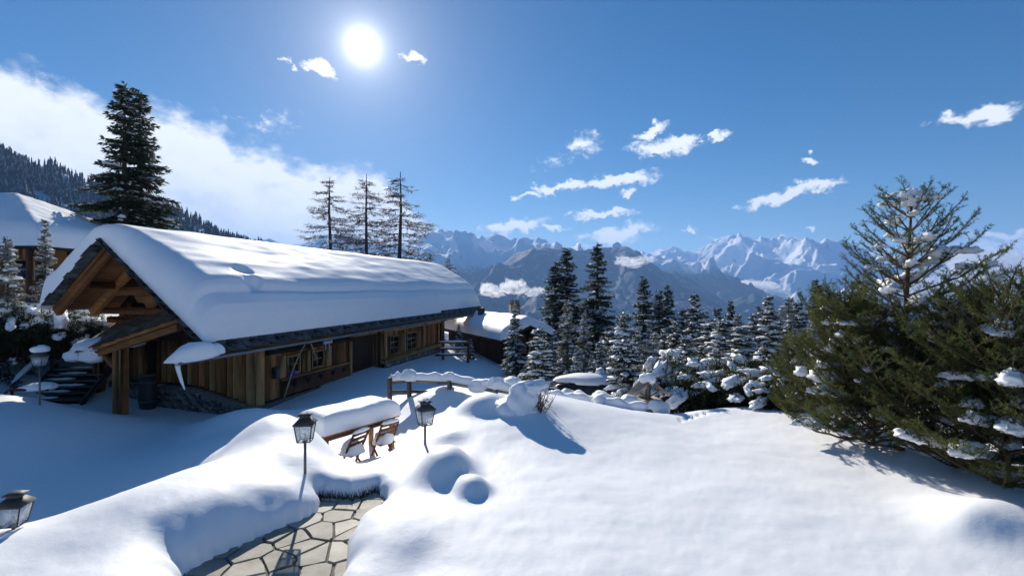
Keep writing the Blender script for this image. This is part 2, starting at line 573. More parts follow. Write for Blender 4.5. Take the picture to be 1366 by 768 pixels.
M['iron'] = rough_material('painted_iron', (.05, .046, .043), (.11, .10, .092), 9, .6, .2, .004, 0, .05)
M['post_iron'] = rough_material('grey_iron_post', (.13, .124, .12), (.2, .19, .185), 9, .5, .2, .004, 0, .3)
M['pane'] = glass_material('window_glass')
M['lamp_glass'] = clear_glass('lantern_glass')
M['dark'] = rough_material('opening_shade', (.008, .007, .006), (.014, .012, .010), 3, .9, 0)  # near-black colour standing in for shade inside the heart cutouts
M['white_paint'] = rough_material('white_paint', (.62, .62, .60), (.75, .75, .73), 4, .6, .1)
M['spruce'] = needle_material('spruce_needles', (.030, .046, .028), (.085, .10, .055), 1.2, .25)
M['spruce_frost'] = needle_material('frosted_needles', (.075, .085, .06), (.30, .32, .30), 1.6, .3)
M['pine'] = needle_material('pine_needles', (.030, .050, .020), (.115, .125, .042), 2.2, .42)
M['pine_dry'] = needle_material('dry_needles', (.10, .045, .02), (.19, .09, .04), 2.0, .3)
M['twig'] = rough_material('larch_twigs', (.045, .035, .03), (.12, .095, .08), 3, .9, 0)
M['bark'] = rough_material('bark', (.035, .026, .02), (.11, .08, .06), 12, .95, .8, .02)
M['bark_pine'] = rough_material('pine_bark', (.06, .036, .022), (.16, .10, .06), 14, .95, .8, .015)
M['grass'] = needle_material('dry_grass', (.03, .028, .015), (.09, .075, .04), 6, .3)
M['car'] = rough_material('dark_car_paint', (.012, .013, .016), (.02, .021, .025), 2, .25, 0)
M['rubber'] = rough_material('rubber', (.012, .012, .012), (.02, .02, .02), 6, .9, .2)
M['purple'] = rough_material('purple_cloth', (.10, .07, .28), (.22, .18, .45), 8, .9, .4)
M['red'] = rough_material('dark_red_wood', (.07, .012, .012), (.14, .03, .025), 6, .7, .3)
M['ice'] = glass_material('ice', (.6, .68, .75)); M['ice'].node_tree.nodes['Principled BSDF'].inputs['Transmission Weight'].default_value = .6
M['rope'] = rough_material('pale_bent_wood', (.35, .27, .17), (.5, .4, .27), 10, .85, .3)

# ------------------------------------------------------------------ ground
def rbf_fit(pts, c=.5):
    pts = np.asarray(pts, float)
    xy = pts[:, :2]
    D = np.sqrt(((xy[:, None] - xy[None]) ** 2).sum(-1) + c * c)
    n = len(pts)
    A = np.zeros((n + 3, n + 3)); A[:n, :n] = -D + np.eye(n) * .06
    A[:n, n] = 1; A[:n, n + 1:] = xy; A[n, :n] = 1; A[n + 1:, :n] = xy.T
    w = np.linalg.solve(A, np.concatenate([pts[:, 2], np.zeros(3)]))

    def ev(X, Y):
        sh = X.shape; X = X.ravel(); Y = Y.ravel(); out = np.empty(len(X))
        for s in range(0, len(X), 20000):
            x = X[s:s + 20000]; y = Y[s:s + 20000]
            d = np.sqrt((x[:, None] - xy[None, :, 0]) ** 2 + (y[:, None] - xy[None, :, 1]) ** 2 + c * c)
            out[s:s + 20000] = -d @ w[:n] + w[n] + x * w[n + 1] + y * w[n + 2]
        return out.reshape(sh)
    return ev


ctrl = []
for px, py, z in [
    # long drift on the left of the path: lip
    (418, 646, .22), (370, 664, .30), (300, 694, .34), (220, 728, .38), (150, 757, .40),
    # its crest, which hides the lower ground behind
    (38, 692, .36), (90, 686, .44), (133, 671, .50), (190, 648, .52), (247, 629, .52), (282, 614, .50), (330, 640, .42), (340, 610, .45),
    (323, 573, .50), (361, 556, .46), (398, 556, .44), (428, 577, .30), (448, 602, .10), (463, 620, -.08), (395, 600, .40),
    (470, 627, -.45), (500, 619, -.4), (520, 607, -.4), (450, 612, -.35),
    # drift in the chalet's shadow, beside the plinth
    (330, 546, -.36), (300, 551, -.5), (270, 560, -.74), (213, 586, -.95), (354, 547, -.42), (300, 575, -.55), (370, 560, -.6),
    # shaded hollow and slope on the left
    (0, 526, .02), (38, 529, -.02), (141, 550, -.5), (90, 600, -.62), (0, 640, -.62), (150, 622, -.75), (200, 600, -.85), (100, 560, -.35), (30, 570, -.2), (-150, 545, .2),
    # pillow at the lower left
    (15, 722, .42), (85, 757, .36), (-60, 735, .48),
    # head of the path
    (440, 626, .28), (475, 637, .22), (508, 640, .20), (500, 614, .06),
    # bank between lawn and table
    (480, 618, .06), (520, 600, .12), (560, 577, .28), (600, 556, .34), (640, 540, .4), (690, 523, .46), (728, 527, .28),
    (800, 538, .24), (868, 549, .2), (919, 567, .14),
    # lawn
    (1040, 578, .2), (600, 700, .30), (800, 700, .32), (1000, 700, .32), (1200, 725, .3), (800, 600, .30), (950, 620, .26),
    (1100, 640, .25), (700, 600, .34), (620, 600, .33), (1290, 695, .3), (1366, 640, .28), (560, 690, .30), (505, 720, .24), (485, 768, .2),
    (700, 768, .3), (1000, 768, .3), (940, 545, .12), (1000, 558, .14),
    # terrace with the table, heap before the fence
    (490, 605, -.82), (470, 613, -.8), (548, 528, -.32), (590, 514, -.06), (640, 520, -.1), (560, 555, -.55), (520, 585, -.78),
]:
    ctrl.append(PZ(px, py, z))
for px, py, z in [(38, 692, .36), (90, 686, .44), (133, 671, .50), (190, 648, .52), (247, 629, .52), (282, 614, .50), (323, 573, .50), (361, 556, .46)]:
    q = PZ(px, py, z)
    for dy, dp in ((.85, 10), (1.9, 14)):
        ctrl.append(P(px - 4, py + dp, q[1] + dy))
ctrl += [(-6, 15.2, -.85), (-3.6, 9.4, -.85), (-2.6, 10.3, -.85), (-4.2, 10.2, -.85), (-3.2, 11.2, -.85), (-4.6, 19, -.95), (-3.3, 24, -1.1), (-4.6, 11.6, -.85), (-8.0, 13.2, -1.0), (-9.4, 13.6, -1.0), (-10.6, 14.2, -1.0), (-7.4, 13.7, -1.0), 
         (-11.5, 13.2, -.75), (-10.5, 17, -1.0), (-13, 17.5, -.5),
         (-1, 17.5, -1.25), (-1, 24, -1.4), (2, 22, -2.3), (3.05, 18, -2.3), (2.2, 15.5, -1.6), (4.5, 15, -1.5), (0, 30, -1.6), (5, 28, -2.6), (10, 20, -2.2), (13, 14, -.8), (8, 12.5, -.35),
         (1.2, 12.6, -.7), (-.3, 13.9, -.6), (3.2, 11.2, -.55), (5.2, 11.4, -.1), (-1.8, 15.2, -.8),
         (8, 6, .3), (11, 9, .3), (6.5, 10, .16), (-6, 0, .4), (0, 1, .3), (6, 0, .3), (0, -10, .5), (-15, -10, 1), (15, -10, .3), (-4, 2, .35),
         (-13.8, 14.2, -.75), (-14, 16.2, .15), (-16.5, 14.5, .3), (-16, 17, .3), (-19, 20, 1.2), (-13, 20, .5), (-25, 10, 2.0), (-8, 26, -.4), (-14, 34, 1.2), (-28, 34, 2.0), (-4, 40, -1.5),
         (-60, 30, 5), (-32, 58, 2), (0, 62, -5), (30, 52, -9), (60, 20, -9), (60, -30, -3), (0, -60, 4), (-60, -30, 9), (18, 30, -5), (20, 10, -1.5)]
ground_rbf = rbf_fit(ctrl)

PATH = [PZ(p, q, 0)[:2] for p, q in [(240, 768), (300, 739), (372, 706), (423, 683), (427, 664), (468, 668), (503, 656), (515, 664), (514, 676), (503, 690), (480, 706), (466, 732), (464, 768)]]
PATH = np.array([(-2.3, 1.8), (-2.45, 3.4), (-2.85, 4.15)] + [tuple(p) for p in PATH] + [(-1.6, 3.4), (-1.7, 1.8)])


def poly_sd(poly, X, Y):
    """signed distance, positive outside"""
    d = np.full(X.shape, 1e9); inside = np.zeros(X.shape, bool)
    n = len(poly)
    for i in range(n):
        ax, ay = poly[i]; bx, by = poly[(i + 1) % n]
        ex, ey = bx - ax, by - ay
        t = np.clip(((X - ax) * ex + (Y - ay) * ey) / (ex * ex + ey * ey), 0, 1)
        d = np.minimum(d, np.hypot(X - ax - t * ex, Y - ay - t * ey))
        cond = ((ay > Y) != (by > Y)) & (X < ex * (Y - ay) / (ey if abs(ey) > 1e-12 else 1e-12) + ax)
        inside ^= cond
    return np.where(inside, -d, d)


BUMPS = [  # px, py of the base on the lawn, its level, radius across, radius along, height, sharpness
    (592, 628, .30, .36, .50, .34, 3), (630, 655, .30, .20, .24, .17, 3), (641, 555, .34, .50, .45, .26, 3), 
    (600, 588, .3, .22, .20, .08, 2), (712, 548, .42, .50, .50, .14, 2), (540, 700, .28, .5, .6, .05, 2), (1330, 700, .3, .5, .5, .22, 2), (1290, 712, .3, .3, .3, .12, 2),
    (400, 595, .5, .35, .3, .07, 2), (555, 750, .28, .22, .3, -.05, 2)]
bump_xy = [(*PZ(b[0], b[1], b[2])[:2], *b[3:]) for b in BUMPS]
# animal track across the far lawn
TRACK = [PZ(908 + 46 * t + 3 * (i % 2), 561 - 15 * t ** .8, .15)[:2] for i, t in enumerate(np.linspace(0, 1, 12))]


def ground_z(X, Y):
    X = np.asarray(X, float); Y = np.asarray(Y, float)
    S = ground_rbf(X, Y)
    near = np.clip(1 - np.hypot(X, Y) / 70, 0, 1)
    S = S + .03 * fbm(X * .6, Y * .6, 1.5, 2) * near + .009 * fbm(X * 2.2, Y * 3.4, 4.5, 4) * near
    for bx, by, rx, ry, h, p in bump_xy:
        d = np.sqrt(((X - bx) / rx) ** 2 + ((Y - by) / ry) ** 2)
        S = S + h * np.exp(-d ** p)
    for tx, ty in TRACK:
        S = S - .05 * np.exp(-((np.hypot(X - tx, (Y - ty) * .6)) / .05) ** 4)
    return S


def ground_full(X, Y):
    S = ground_z(X, Y)
    near = (np.abs(X + 2.5) < 6) & (Y > 0) & (Y < 9)
    wob = .05 * fbm(X * 2.2, Y * 2.2, 9.0, 3)
    d = np.where(near, poly_sd(PATH, X, Y) + wob, 5.0)
    left = np.clip((-2.05 - .55 * (6.2 - Y) * .5 - X) / .5, 0, 1) * np.clip((6.0 - Y) / .5, 0, 1)
    t = np.clip(d / (.34 + .26 * left), 0, 1)
    ex = 2.6 - .6 * left
    prof = (1 - (1 - t) ** ex) ** (1 / ex)
    Z = np.where(d > 0, -.04 + (S + .04) * prof, -.12)
    r = np.hypot(X, Y); az = np.arctan2(X, Y)
    # beyond the trees the slope falls to the valley, and rises on the left
    k = np.clip((r - 70) / 60, 0, 1)
    fall = -8 - .24 * np.minimum(r - 70, 3200) * np.clip((az + .55) / .5, -.6, 1)
    fall = np.where(np.abs(az) > 2.0, -8 - .0 * r, fall)
    return Z * (1 - k) + k * fall


def build_ground():
    rs = [.6]
    while rs[-1] < 60: rs.append(rs[-1] * 1.0128 + .0)
    while rs[-1] < 20000: rs.append(rs[-1] * 1.12)
    rs = np.array(rs)
    az = np.concatenate([np.radians(np.arange(-180, -58, 2.0)), np.radians(np.arange(-58, 58, .17)), np.radians(np.arange(58, 180, 2.0))])
    R, A = np.meshgrid(rs, az, indexing='ij')
    X = R * np.sin(A); Y = R * np.cos(A)
    Z = ground_full(X, Y)
    n, m = R.shape
    V = np.concatenate([np.stack([X, Y, Z], -1).reshape(-1, 3), [[0, 0, float(ground_z(np.array([0.]), np.array([0.]))[0])]]])
    i = np.arange(n - 1)[:, None] * m; j = np.arange(m)[None]; k = (j + 1) % m
    Fq = np.stack([i + j, i + m + j, i + m + k, i + k], -1).reshape(-1, 4)
    jj = np.arange(m); Ft = np.stack([np.full(m, n * m), jj, (jj + 1) % m], -1)
    m_, nt, b = mat_new('snow_ground')
    # near: snow. far: slope of snow with dark woods
    g = nt.nodes.new('ShaderNodeNewGeometry')
    ln = nt.nodes.new('ShaderNodeVectorMath'); ln.operation = 'LENGTH'; nt.links.new(g.outputs['Position'], ln.inputs[0])
    nz = tex(nt, 'noise', .35, 5, .5, 'World')
    c1 = ramp(nt, nz, [(.3, (.905, .915, .93)), (.7, (.935, .94, .945))])
    nf = tex(nt, 'noise', .006, 6, .6, 'World')
    c2 = ramp(nt, nf, [(.44, (.03, .04, .04)), (.52, (.10, .12, .13)), (.6, (.75, .78, .82))])
    mr = nt.nodes.new('ShaderNodeMapRange'); mr.inputs[1].default_value = 120; mr.inputs[2].default_value = 300
    nt.links.new(ln.outputs['Value'], mr.inputs[0])
    mx = nt.nodes.new('ShaderNodeMix'); mx.data_type = 'RGBA'
    nt.links.new(mr.outputs[0], mx.inputs[0]); nt.links.new(c1, mx.inputs[6]); nt.links.new(c2, mx.inputs[7])
    nt.links.new(mx.outputs[2], b.inputs['Base Color'])
    b.inputs['Roughness'].default_value = .6; b.inputs['Specular IOR Level'].default_value = .25
    n2 = tex(nt, 'noise', 5.0, 9, .68, 'World')
    n4 = tex(nt, 'noise', 90.0, 3, .6, 'World')
    ma = nt.nodes.new('ShaderNodeMath'); ma.operation = 'MULTIPLY_ADD'; ma.inputs[1].default_value = .16
    nt.links.new(n4, ma.inputs[0]); nt.links.new(n2, ma.inputs[2])
    bump(nt, b, ma.outputs[0], .26, .025)
    o = obj('snow_ground', (V, [Fq, Ft]), m_, smooth=True)
    structure(o)
    o['label'] = 'deep fresh snow covering the garden, with soft drifts and hollows'


build_ground()


def gz(x, y):
    return float(ground_full(np.array([float(x)]), np.array([float(y)]))[0])


# ------------------------------------------------------------------ flagstone path
def clip(poly, nx, ny, c):
    out = []
    for i in range(len(poly)):
        a = poly[i]; b = poly[(i + 1) % len(poly)]
        da = a[0] * nx + a[1] * ny - c; db = b[0] * nx + b[1] * ny - c
        if da <= 0: out.append(a)
        if (da < 0) != (db < 0) and da != db:
            t = da / (da - db); out.append((a[0] + (b[0] - a[0]) * t, a[1] + (b[1] - a[1]) * t))
    return out


def build_path():
    lo = PATH.min(0) - .25; hi = PATH.max(0) + .25
    V = np.array([(lo[0] - .3, lo[1] - .3, -.03), (hi[0] + .3, lo[1] - .3, -.03), (hi[0] + .3, hi[1] + .2, -.03), (lo[0] - .3, hi[1] + .2, -.03)])
    # joint bed as a thin slab below the stones, following the path outline
    c = PATH.mean(0)
    ring = PATH + (PATH - c) / np.linalg.norm(PATH - c, axis=1)[:, None] * .06
    n = len(ring)
    top = np.column_stack([ring, np.full(n, -.009)]); bot = np.column_stack([ring, np.full(n, -.09)])
    faces = [tuple(range(n))] + [(i, n + i, n + (i + 1) % n, (i + 1) % n) for i in range(n)]
    base = link('path', new_mesh('path', np.concatenate([top, bot]), faces), M['soil'])
    structure(base); base['label'] = 'crazy-paved path of pale flagstones cleared of snow'
    r = np.random.default_rng(12)
    seeds = []
    for _ in range(4000):
        p = lo + r.random(2) * (hi - lo)
        if poly_sd(PATH, np.array([p[0]]), np.array([p[1]]))[0] < .12 and all(np.hypot(*(p - q)) > .20 + .20 * r.random() ** 2 for q in seeds): seeds.append(p)
    for i, s in enumerate(seeds):
        poly = [(s[0] - 1, s[1] - 1), (s[0] + 1, s[1] - 1), (s[0] + 1, s[1] + 1), (s[0] - 1, s[1] + 1)]
        for j, t in enumerate(seeds):
            if i == j: continue
            d = t - s; L_ = np.hypot(*d)
            if L_ > 1.6: continue
            nx, ny = d / L_; m = (s + t) / 2
            poly = clip(poly, nx, ny, m[0] * nx + m[1] * ny - .011)
            if len(poly) < 3: break
        if len(poly) < 3: continue
        pl = np.array(poly); pl = pl[np.hypot(*(pl - np.roll(pl, 1, 0)).T) > .02]
        if len(pl) < 3: continue
        # rough outline: split each side and jitter
        ring = []
        for k in range(len(pl)):
            a, b = pl[k], pl[(k + 1) % len(pl)]
            ring.append(a * .985 + .015 * pl.mean(0)); m = (a + b) / 2; ring.append(m + r.normal(0, .008, 2))
        ring = np.array(ring); ct = ring.mean(0); n = len(ring)
        h = .006 + .012 * r.random(); tilt = r.normal(0, .012, 2)
        inner = ct + (ring - ct) * .972
        zt = h + (inner - ct) @ tilt
        Vv = np.concatenate([np.column_stack([inner, zt]), np.column_stack([ring, zt - .012]), np.column_stack([ring, np.full(n, -.05)])])
        Vv[:, :2] -= ct
        fs = [tuple(range(n))]
        for lv in range(2):
            for k in range(n):
                fs.append((lv * n + k, (lv + 1) * n + k, (lv + 1) * n + (k + 1) % n, lv * n + (k + 1) % n))
        link('flagstone', new_mesh('flagstone', Vv, fs), M['flag'], base, loc=(ct[0], ct[1], 0))
    # dry grass that sticks out where the snow was cut at the head of the path
    pts = np.array([PZ(p, q, 0)[:2] for p, q in [(420, 672), (427, 664), (448, 665), (468, 668), (486, 662), (503, 655), (515, 662)]])
    parts_v = []; n = 420
    seg = r.integers(0, len(pts) - 1, n); t = r.random(n)[:, None]
    p = pts[seg] * (1 - t) + pts[seg + 1] * t + r.normal(0, .025, (n, 2))
    Hh = .04 + .09 * r.random(n); dx = r.normal(0, .035, (n, 2)); w = .006
    a = np.column_stack([p - [w, 0], np.full(n, -.03)]); b = np.column_stack([p + [w, 0], np.full(n, -.03)]); c2 = np.column_stack([p + dx, Hh])
    Vg = np.stack([a, b, c2], 1).reshape(-1, 3); Fg = np.arange(n * 3).reshape(-1, 3)
    g = obj('grass', (Vg, [Fg]), M['grass']); g['kind'] = 'stuff'; g['label'] = 'dark dry grass fringe under the cut snow at the path head'; g['category'] = 'grass'


build_path()


# ------------------------------------------------------------------ mountains, valley, wooded hillside
def interp_profile(pts, px):
    pts = np.array(pts, float)
    return np.interp(px, pts[:, 0], pts[:, 1])


def mountain(name, label, prof, Yr, depth_front, depth_back, zbase, amp, freq, seed, nx=420, ny=150, mat=None, shape=1.0, pxpad=0):
    """ridge at distance Yr whose crest follows prof (photograph pixels), with spurs and gullies on both flanks"""
    px = np.linspace(prof[0][0], prof[-1][0], nx)
    py = interp_profile(prof, px)
    u = np.concatenate([np.linspace(0, 1, int(ny * .7)), np.linspace(1, 2, int(ny * .3) + 1)[1:]])
    U, PX = np.meshgrid(u, px, indexing='ij')
    PYr = np.broadcast_to(py, U.shape)
    d = np.where(U < 1, Yr - depth_front * (1 - U), Yr + depth_back * (U - 1))
    X = (PX - CX) / F * Yr * (.55 + .45 * d / Yr); Y = d
    zr = CZ + (CY - PYr) / F * Yr
    s = np.where(U < 1, U ** shape, 1 - (U - 1) ** 1.2)
    wx = X + 600 / max(freq, .01) * 0; 
    q = freq / 1000.0
    warp = 350 * fbm(X * q * .6, Y * q * .6, seed + 2.2, 3)
    rn = ridged((X + warp) * q, (Y - warp * .6) * q * .62, seed, 6)
    fn = fbm(X * q * 5, Y * q * 5, seed + 8, 4)
    env = np.clip(1.12 - np.abs(U - .62) / .75, 0, 1)
    Z = zbase + (zr - zbase) * s + amp * np.clip((PX - prof[0][0]) / 110, .12, 1) * (rn - .95) * (.35 + .65 * np.clip(U * 1.3, 0, 1)) * np.where(np.abs(U - 1) < .25, .30 + .70 * np.abs(U - 1) / .25, 1) * np.clip((2 - U) * 2, 0, 1) + amp * .07 * fn
    n, m = U.shape
    i = np.arange(n - 1)[:, None] * m; j = np.arange(m - 1)[None]
    Fq = np.stack([i + j, i + j + 1, i + m + j + 1, i + m + j], -1).reshape(-1, 4)
    o = obj(name, (np.stack([X, Y, Z], -1).reshape(-1, 3), [Fq]), mat, smooth=True)
    structure(o); o['label'] = label
    return o


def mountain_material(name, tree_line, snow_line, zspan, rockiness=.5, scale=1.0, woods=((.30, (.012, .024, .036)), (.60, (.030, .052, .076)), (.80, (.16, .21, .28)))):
    m, nt, b = mat_new(name)
    g = nt.nodes.new('ShaderNodeNewGeometry')
    sp = nt.nodes.new('ShaderNodeSeparateXYZ'); nt.links.new(g.outputs['Position'], sp.inputs[0])
    sn = nt.nodes.new('ShaderNodeSeparateXYZ'); nt.links.new(g.outputs['Normal'], sn.inputs[0])
    n1 = tex(nt, 'noise', .0022 * scale, 7, .62, 'World')
    n2 = tex(nt, 'noise', .012 * scale, 6, .65, 'World')
    # woods below the tree line, with clearings; haze blue painted into their colours
    a = nt.nodes.new('ShaderNodeMath'); a.operation = 'MULTIPLY_ADD'; a.inputs[1].default_value = zspan * 1.6; nt.links.new(n1, a.inputs[0]); nt.links.new(sp.outputs[2], a.inputs[2])
    mr = nt.nodes.new('ShaderNodeMapRange'); mr.interpolation_type = 'SMOOTHSTEP'
    mr.inputs[1].default_value = tree_line + zspan * .8 - zspan * .25; mr.inputs[2].default_value = tree_line + zspan * .8 + zspan * .25
    nt.links.new(a.outputs[0], mr.inputs[0])
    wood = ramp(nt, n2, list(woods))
    # rock on steep ground
    s2 = nt.nodes.new('ShaderNodeMath'); s2.operation = 'MULTIPLY_ADD'; s2.inputs[1].default_value = .5; nt.links.new(n2, s2.inputs[0]); nt.links.new(sn.outputs[2], s2.inputs[2])
    snowf = ramp(nt, s2.outputs[0], [(rockiness + .12, (0, 0, 0)), (rockiness + .30, (1, 1, 1))])
    mxr = nt.nodes.new('ShaderNodeMix'); mxr.data_type = 'RGBA'; nt.links.new(snowf, mxr.inputs[0])
    mxr.inputs[6].default_value = (.12, .115, .115, 1); mxr.inputs[7].default_value = (.86, .88, .91, 1)
    mx = nt.nodes.new('ShaderNodeMix'); mx.data_type = 'RGBA'
    nt.links.new(mr.outputs[0], mx.inputs[0]); nt.links.new(wood, mx.inputs[6]); nt.links.new(mxr.outputs[2], mx.inputs[7])
    nt.links.new(mx.outputs[2], b.inputs['Base Color'])
    b.inputs['Roughness'].default_value = .8; b.inputs['Specular IOR Level'].default_value = .1
    n3 = tex(nt, 'noise', .02 * scale, 6, .7, 'World')
    bump(nt, b, n3, .6, 18.0 / scale)
    return m


MM_far = mountain_material('alpine_rock_and_snow', -200, 0, 260, .34)
MM_mid = mountain_material('wooded_slope_and_snowfields', 190, 0, 300, .30)
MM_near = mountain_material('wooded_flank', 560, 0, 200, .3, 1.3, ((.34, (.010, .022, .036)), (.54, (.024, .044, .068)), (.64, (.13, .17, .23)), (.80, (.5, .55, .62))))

mountain('mountain_range', 'long blue range with snowy crests and wooded lower slopes beyond the chalet roof',
         [(180, 330), (300, 322), (420, 324), (500, 322), (556, 326), (578, 315), (600, 312), (628, 323), (650, 322), (664, 315), (684, 321), (720, 326), (760, 332), (830, 338), (900, 352), (980, 372), (1080, 400)],
         6500, 3800, 2500, -700, 400, .85, 3.0, mat=MM_mid, shape=.8, nx=560, ny=200)
mountain('mountain_massif', 'rugged sunlit snow massif with bare rock faces in the far distance',
         [(820, 372), (850, 350), (880, 334), (905, 328), (930, 330), (948, 323), (975, 322), (1000, 321), (1016, 317), (1035, 320), (1056, 326), (1076, 330), (1090, 338), (1110, 343), (1130, 352), (1170, 362), (1230, 360), (1300, 350), (1380, 356), (1500, 340), (1700, 345)],
         9500, 5200, 3000, -800, 520, .70, 11.0, mat=MM_far, nx=820, ny=280, shape=.72)
mountain('mountain_flank', 'dark blue wooded mountain flank sloping down to the valley behind the spruces',
         [(500, 420), (560, 392), (620, 366), (668, 348), (710, 335), (755, 326), (795, 326), (832, 333), (868, 348), (905, 368), (945, 394), (985, 424), (1030, 452), (1090, 480), (1180, 505)],
         5000, 3000, 2200, -760, 230, 1.0, 23.0, mat=MM_near, shape=.9)
mountain('mountain_spur', 'low blue wooded spur under the cloud bank at the far right',
         [(1060, 470), (1130, 452), (1200, 440), (1270, 428), (1320, 424), (1366, 430), (1450, 436), (1600, 420)],
         4200, 2600, 1800, -800, 190, .8, 31.0, mat=MM_near, nx=260, shape=.9)

HILL_Y = 800.0


def hill_z(X, Y):
    zr = 92 + (-441 - X) * .363
    zr = np.where(X > -441, 92 - (X + 441) * .42, zr)
    base = zr - np.where(Y < HILL_Y, (HILL_Y - Y) * .36, (Y - HILL_Y) * .3) - 14
    return base + 13 * fbm(X / 130, Y / 130, 6.0, 4)


def build_hill():
    xs = np.linspace(-1700, -120, 150); ys = np.linspace(150, 1150, 110)
    X, Y = np.meshgrid(xs, ys, indexing='ij')
    Z = hill_z(X, Y)
    n, m = X.shape
    i = np.arange(n - 1)[:, None] * m; j = np.arange(m - 1)[None]
    Fq = np.stack([i + j, i + m + j, i + m + j + 1, i + j + 1], -1).reshape(-1, 4)
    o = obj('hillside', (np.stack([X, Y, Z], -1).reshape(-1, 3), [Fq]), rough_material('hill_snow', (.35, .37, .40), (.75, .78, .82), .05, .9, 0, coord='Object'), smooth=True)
    structure(o); o['label'] = 'snowy hillside under the forest on the left'
    r = np.random.default_rng(5)
    N_ = 9000
    Y = 330 + (r.random(N_) ** .7) * 560; t = r.uniform(-1.55, -.40, N_)
    X = t * Y
    keep = (X > -1650) & (X < -130) & ~((fbm(X / 60, Y / 60, 2.0, 3) > .42))
    X, Y = X[keep], Y[keep]; N_ = len(X)
    Z = hill_z(X, Y)
    H = 13 + 11 * r.random(N_); R = H * (.115 + .05 * r.random(N_))
    seg = 6; lev = 4
    a = np.arange(seg) / seg * 2 * np.pi
    parts = []
    Vs = []; Fs = []; off = 0
    for l in range(lev):
        zb = .06 + .24 * l; zt = min(zb + .42, 1.0); rr = 1.0 - .23 * l
        ang = a[None] + r.random((N_, 1)) * 6
        jit = 1 + r.normal(0, .22, (N_, seg))
        ring = np.stack([X[:, None] + R[:, None] * rr * jit * np.cos(ang), Y[:, None] + R[:, None] * rr * jit * np.sin(ang), Z[:, None] + H[:, None] * (zb + r.normal(0, .03, (N_, seg)))], -1)
        tip = np.stack([X, Y, Z + H * zt], -1)[:, None]
        V = np.concatenate([ring, tip], 1).reshape(-1, 3)
        b0 = off + np.arange(N_)[:, None] * (seg + 1)
        k = np.arange(seg)[None]
        Fs.append(np.stack([b0 + k, b0 + (k + 1) % seg, b0 + seg + 0 * k], -1).reshape(-1, 3))
        Vs.append(V); off += len(V)
    m, nt, b = mat_new('frosted_forest')
    n1 = tex(nt, 'noise', .16, 5, .7, 'World')
    c = ramp(nt, n1, [(.36, (.02, .028, .026)), (.52, (.07, .085, .09)), (.66, (.42, .45, .48))])
    nt.links.new(c, b.inputs['Base Color']); b.inputs['Roughness'].default_value = .9; b.inputs['Specular IOR Level'].default_value = .1
    f = obj('forest', (np.concatenate(Vs), Fs), m)
    f['kind'] = 'stuff'; f['label'] = 'frosted conifer forest covering the hillside on the left'; f['category'] = 'forest'


build_hill()

# ------------------------------------------------------------------ air
def build_haze():
    m = bpy.data.materials.new('haze'); m.use_nodes = True
    nt = m.node_tree; nt.nodes.clear()
    v = nt.nodes.new('ShaderNodeVolumePrincipled')
    v.inputs['Color'].default_value = (.30, .54, .95, 1)
    v.inputs['Density'].default_value = 9.5e-5
    v.inputs['Anisotropy'].default_value = .15
    o = nt.nodes.new('ShaderNodeOutputMaterial'); nt.links.new(v.outputs[0], o.inputs['Volume'])
    try: m.cycles.homogeneous_volume = True
    except Exception: pass
    h = obj('haze', box(-21000, 21000, -21000, 21000, -900, 1150), m)
    h['kind'] = 'stuff'; h['label'] = 'thin blue air between the garden and the mountains'; h['category'] = 'haze'
    h.display_type = 'WIRE'


build_haze()

# ------------------------------------------------------------------ the chalet
TH = math.radians(14.6)
AX = np.array([math.sin(TH), math.cos(TH)]); BX = np.array([math.cos(TH), -math.sin(TH)])
E0 = np.array([(278 - CX) / F * 12.5, 12.5]); ZB = -.95


def gy(px, py, y):
    """photograph pixel on the cross plane at local y -> local (x, z)"""
    d = np.array([(px - CX) / F, 1, (CY - py) / F]); t = (y + E0 @ AX) / (d[:2] @ AX); p = d * t
    return float((p[:2] - E0) @ BX), float(p[2] + CZ - ZB)


def gx(px, py, x):
    """photograph pixel on the long plane at local x -> local (y, z)"""
    d = np.array([(px - CX) / F, 1, (CY - py) / F]); t = (x + E0 @ BX) / (d[:2] @ BX); p = d * t
    return float((p[:2] - E0) @ AX), float(p[2] + CZ - ZB)


def prism_xz(poly, y0, y1):
    poly = np.asarray(poly, float); n = len(poly)
    V = np.concatenate([np.column_stack([poly[:, 0], np.full(n, y0), poly[:, 1]]), np.column_stack([poly[:, 0], np.full(n, y1), poly[:, 1]])])
    Fs = [np.array([list(range(n))]), np.array([list(range(2 * n - 1, n - 1, -1))]), np.array([(i, n + i, n + (i + 1) % n, (i + 1) % n) for i in range(n)])]
    return V, Fs


RX, RZ = -3.41, 4.08 - ZB          # ridge line of the deck
SR, SL = .783, .86                 # pitch of the two slopes
YE = 22.4                          # far verge


def roof_z(x):
    x = np.asarray(x, float)
    return np.where(x > RX, RZ - (x - RX) * SR, RZ - (RX - x) * SL)


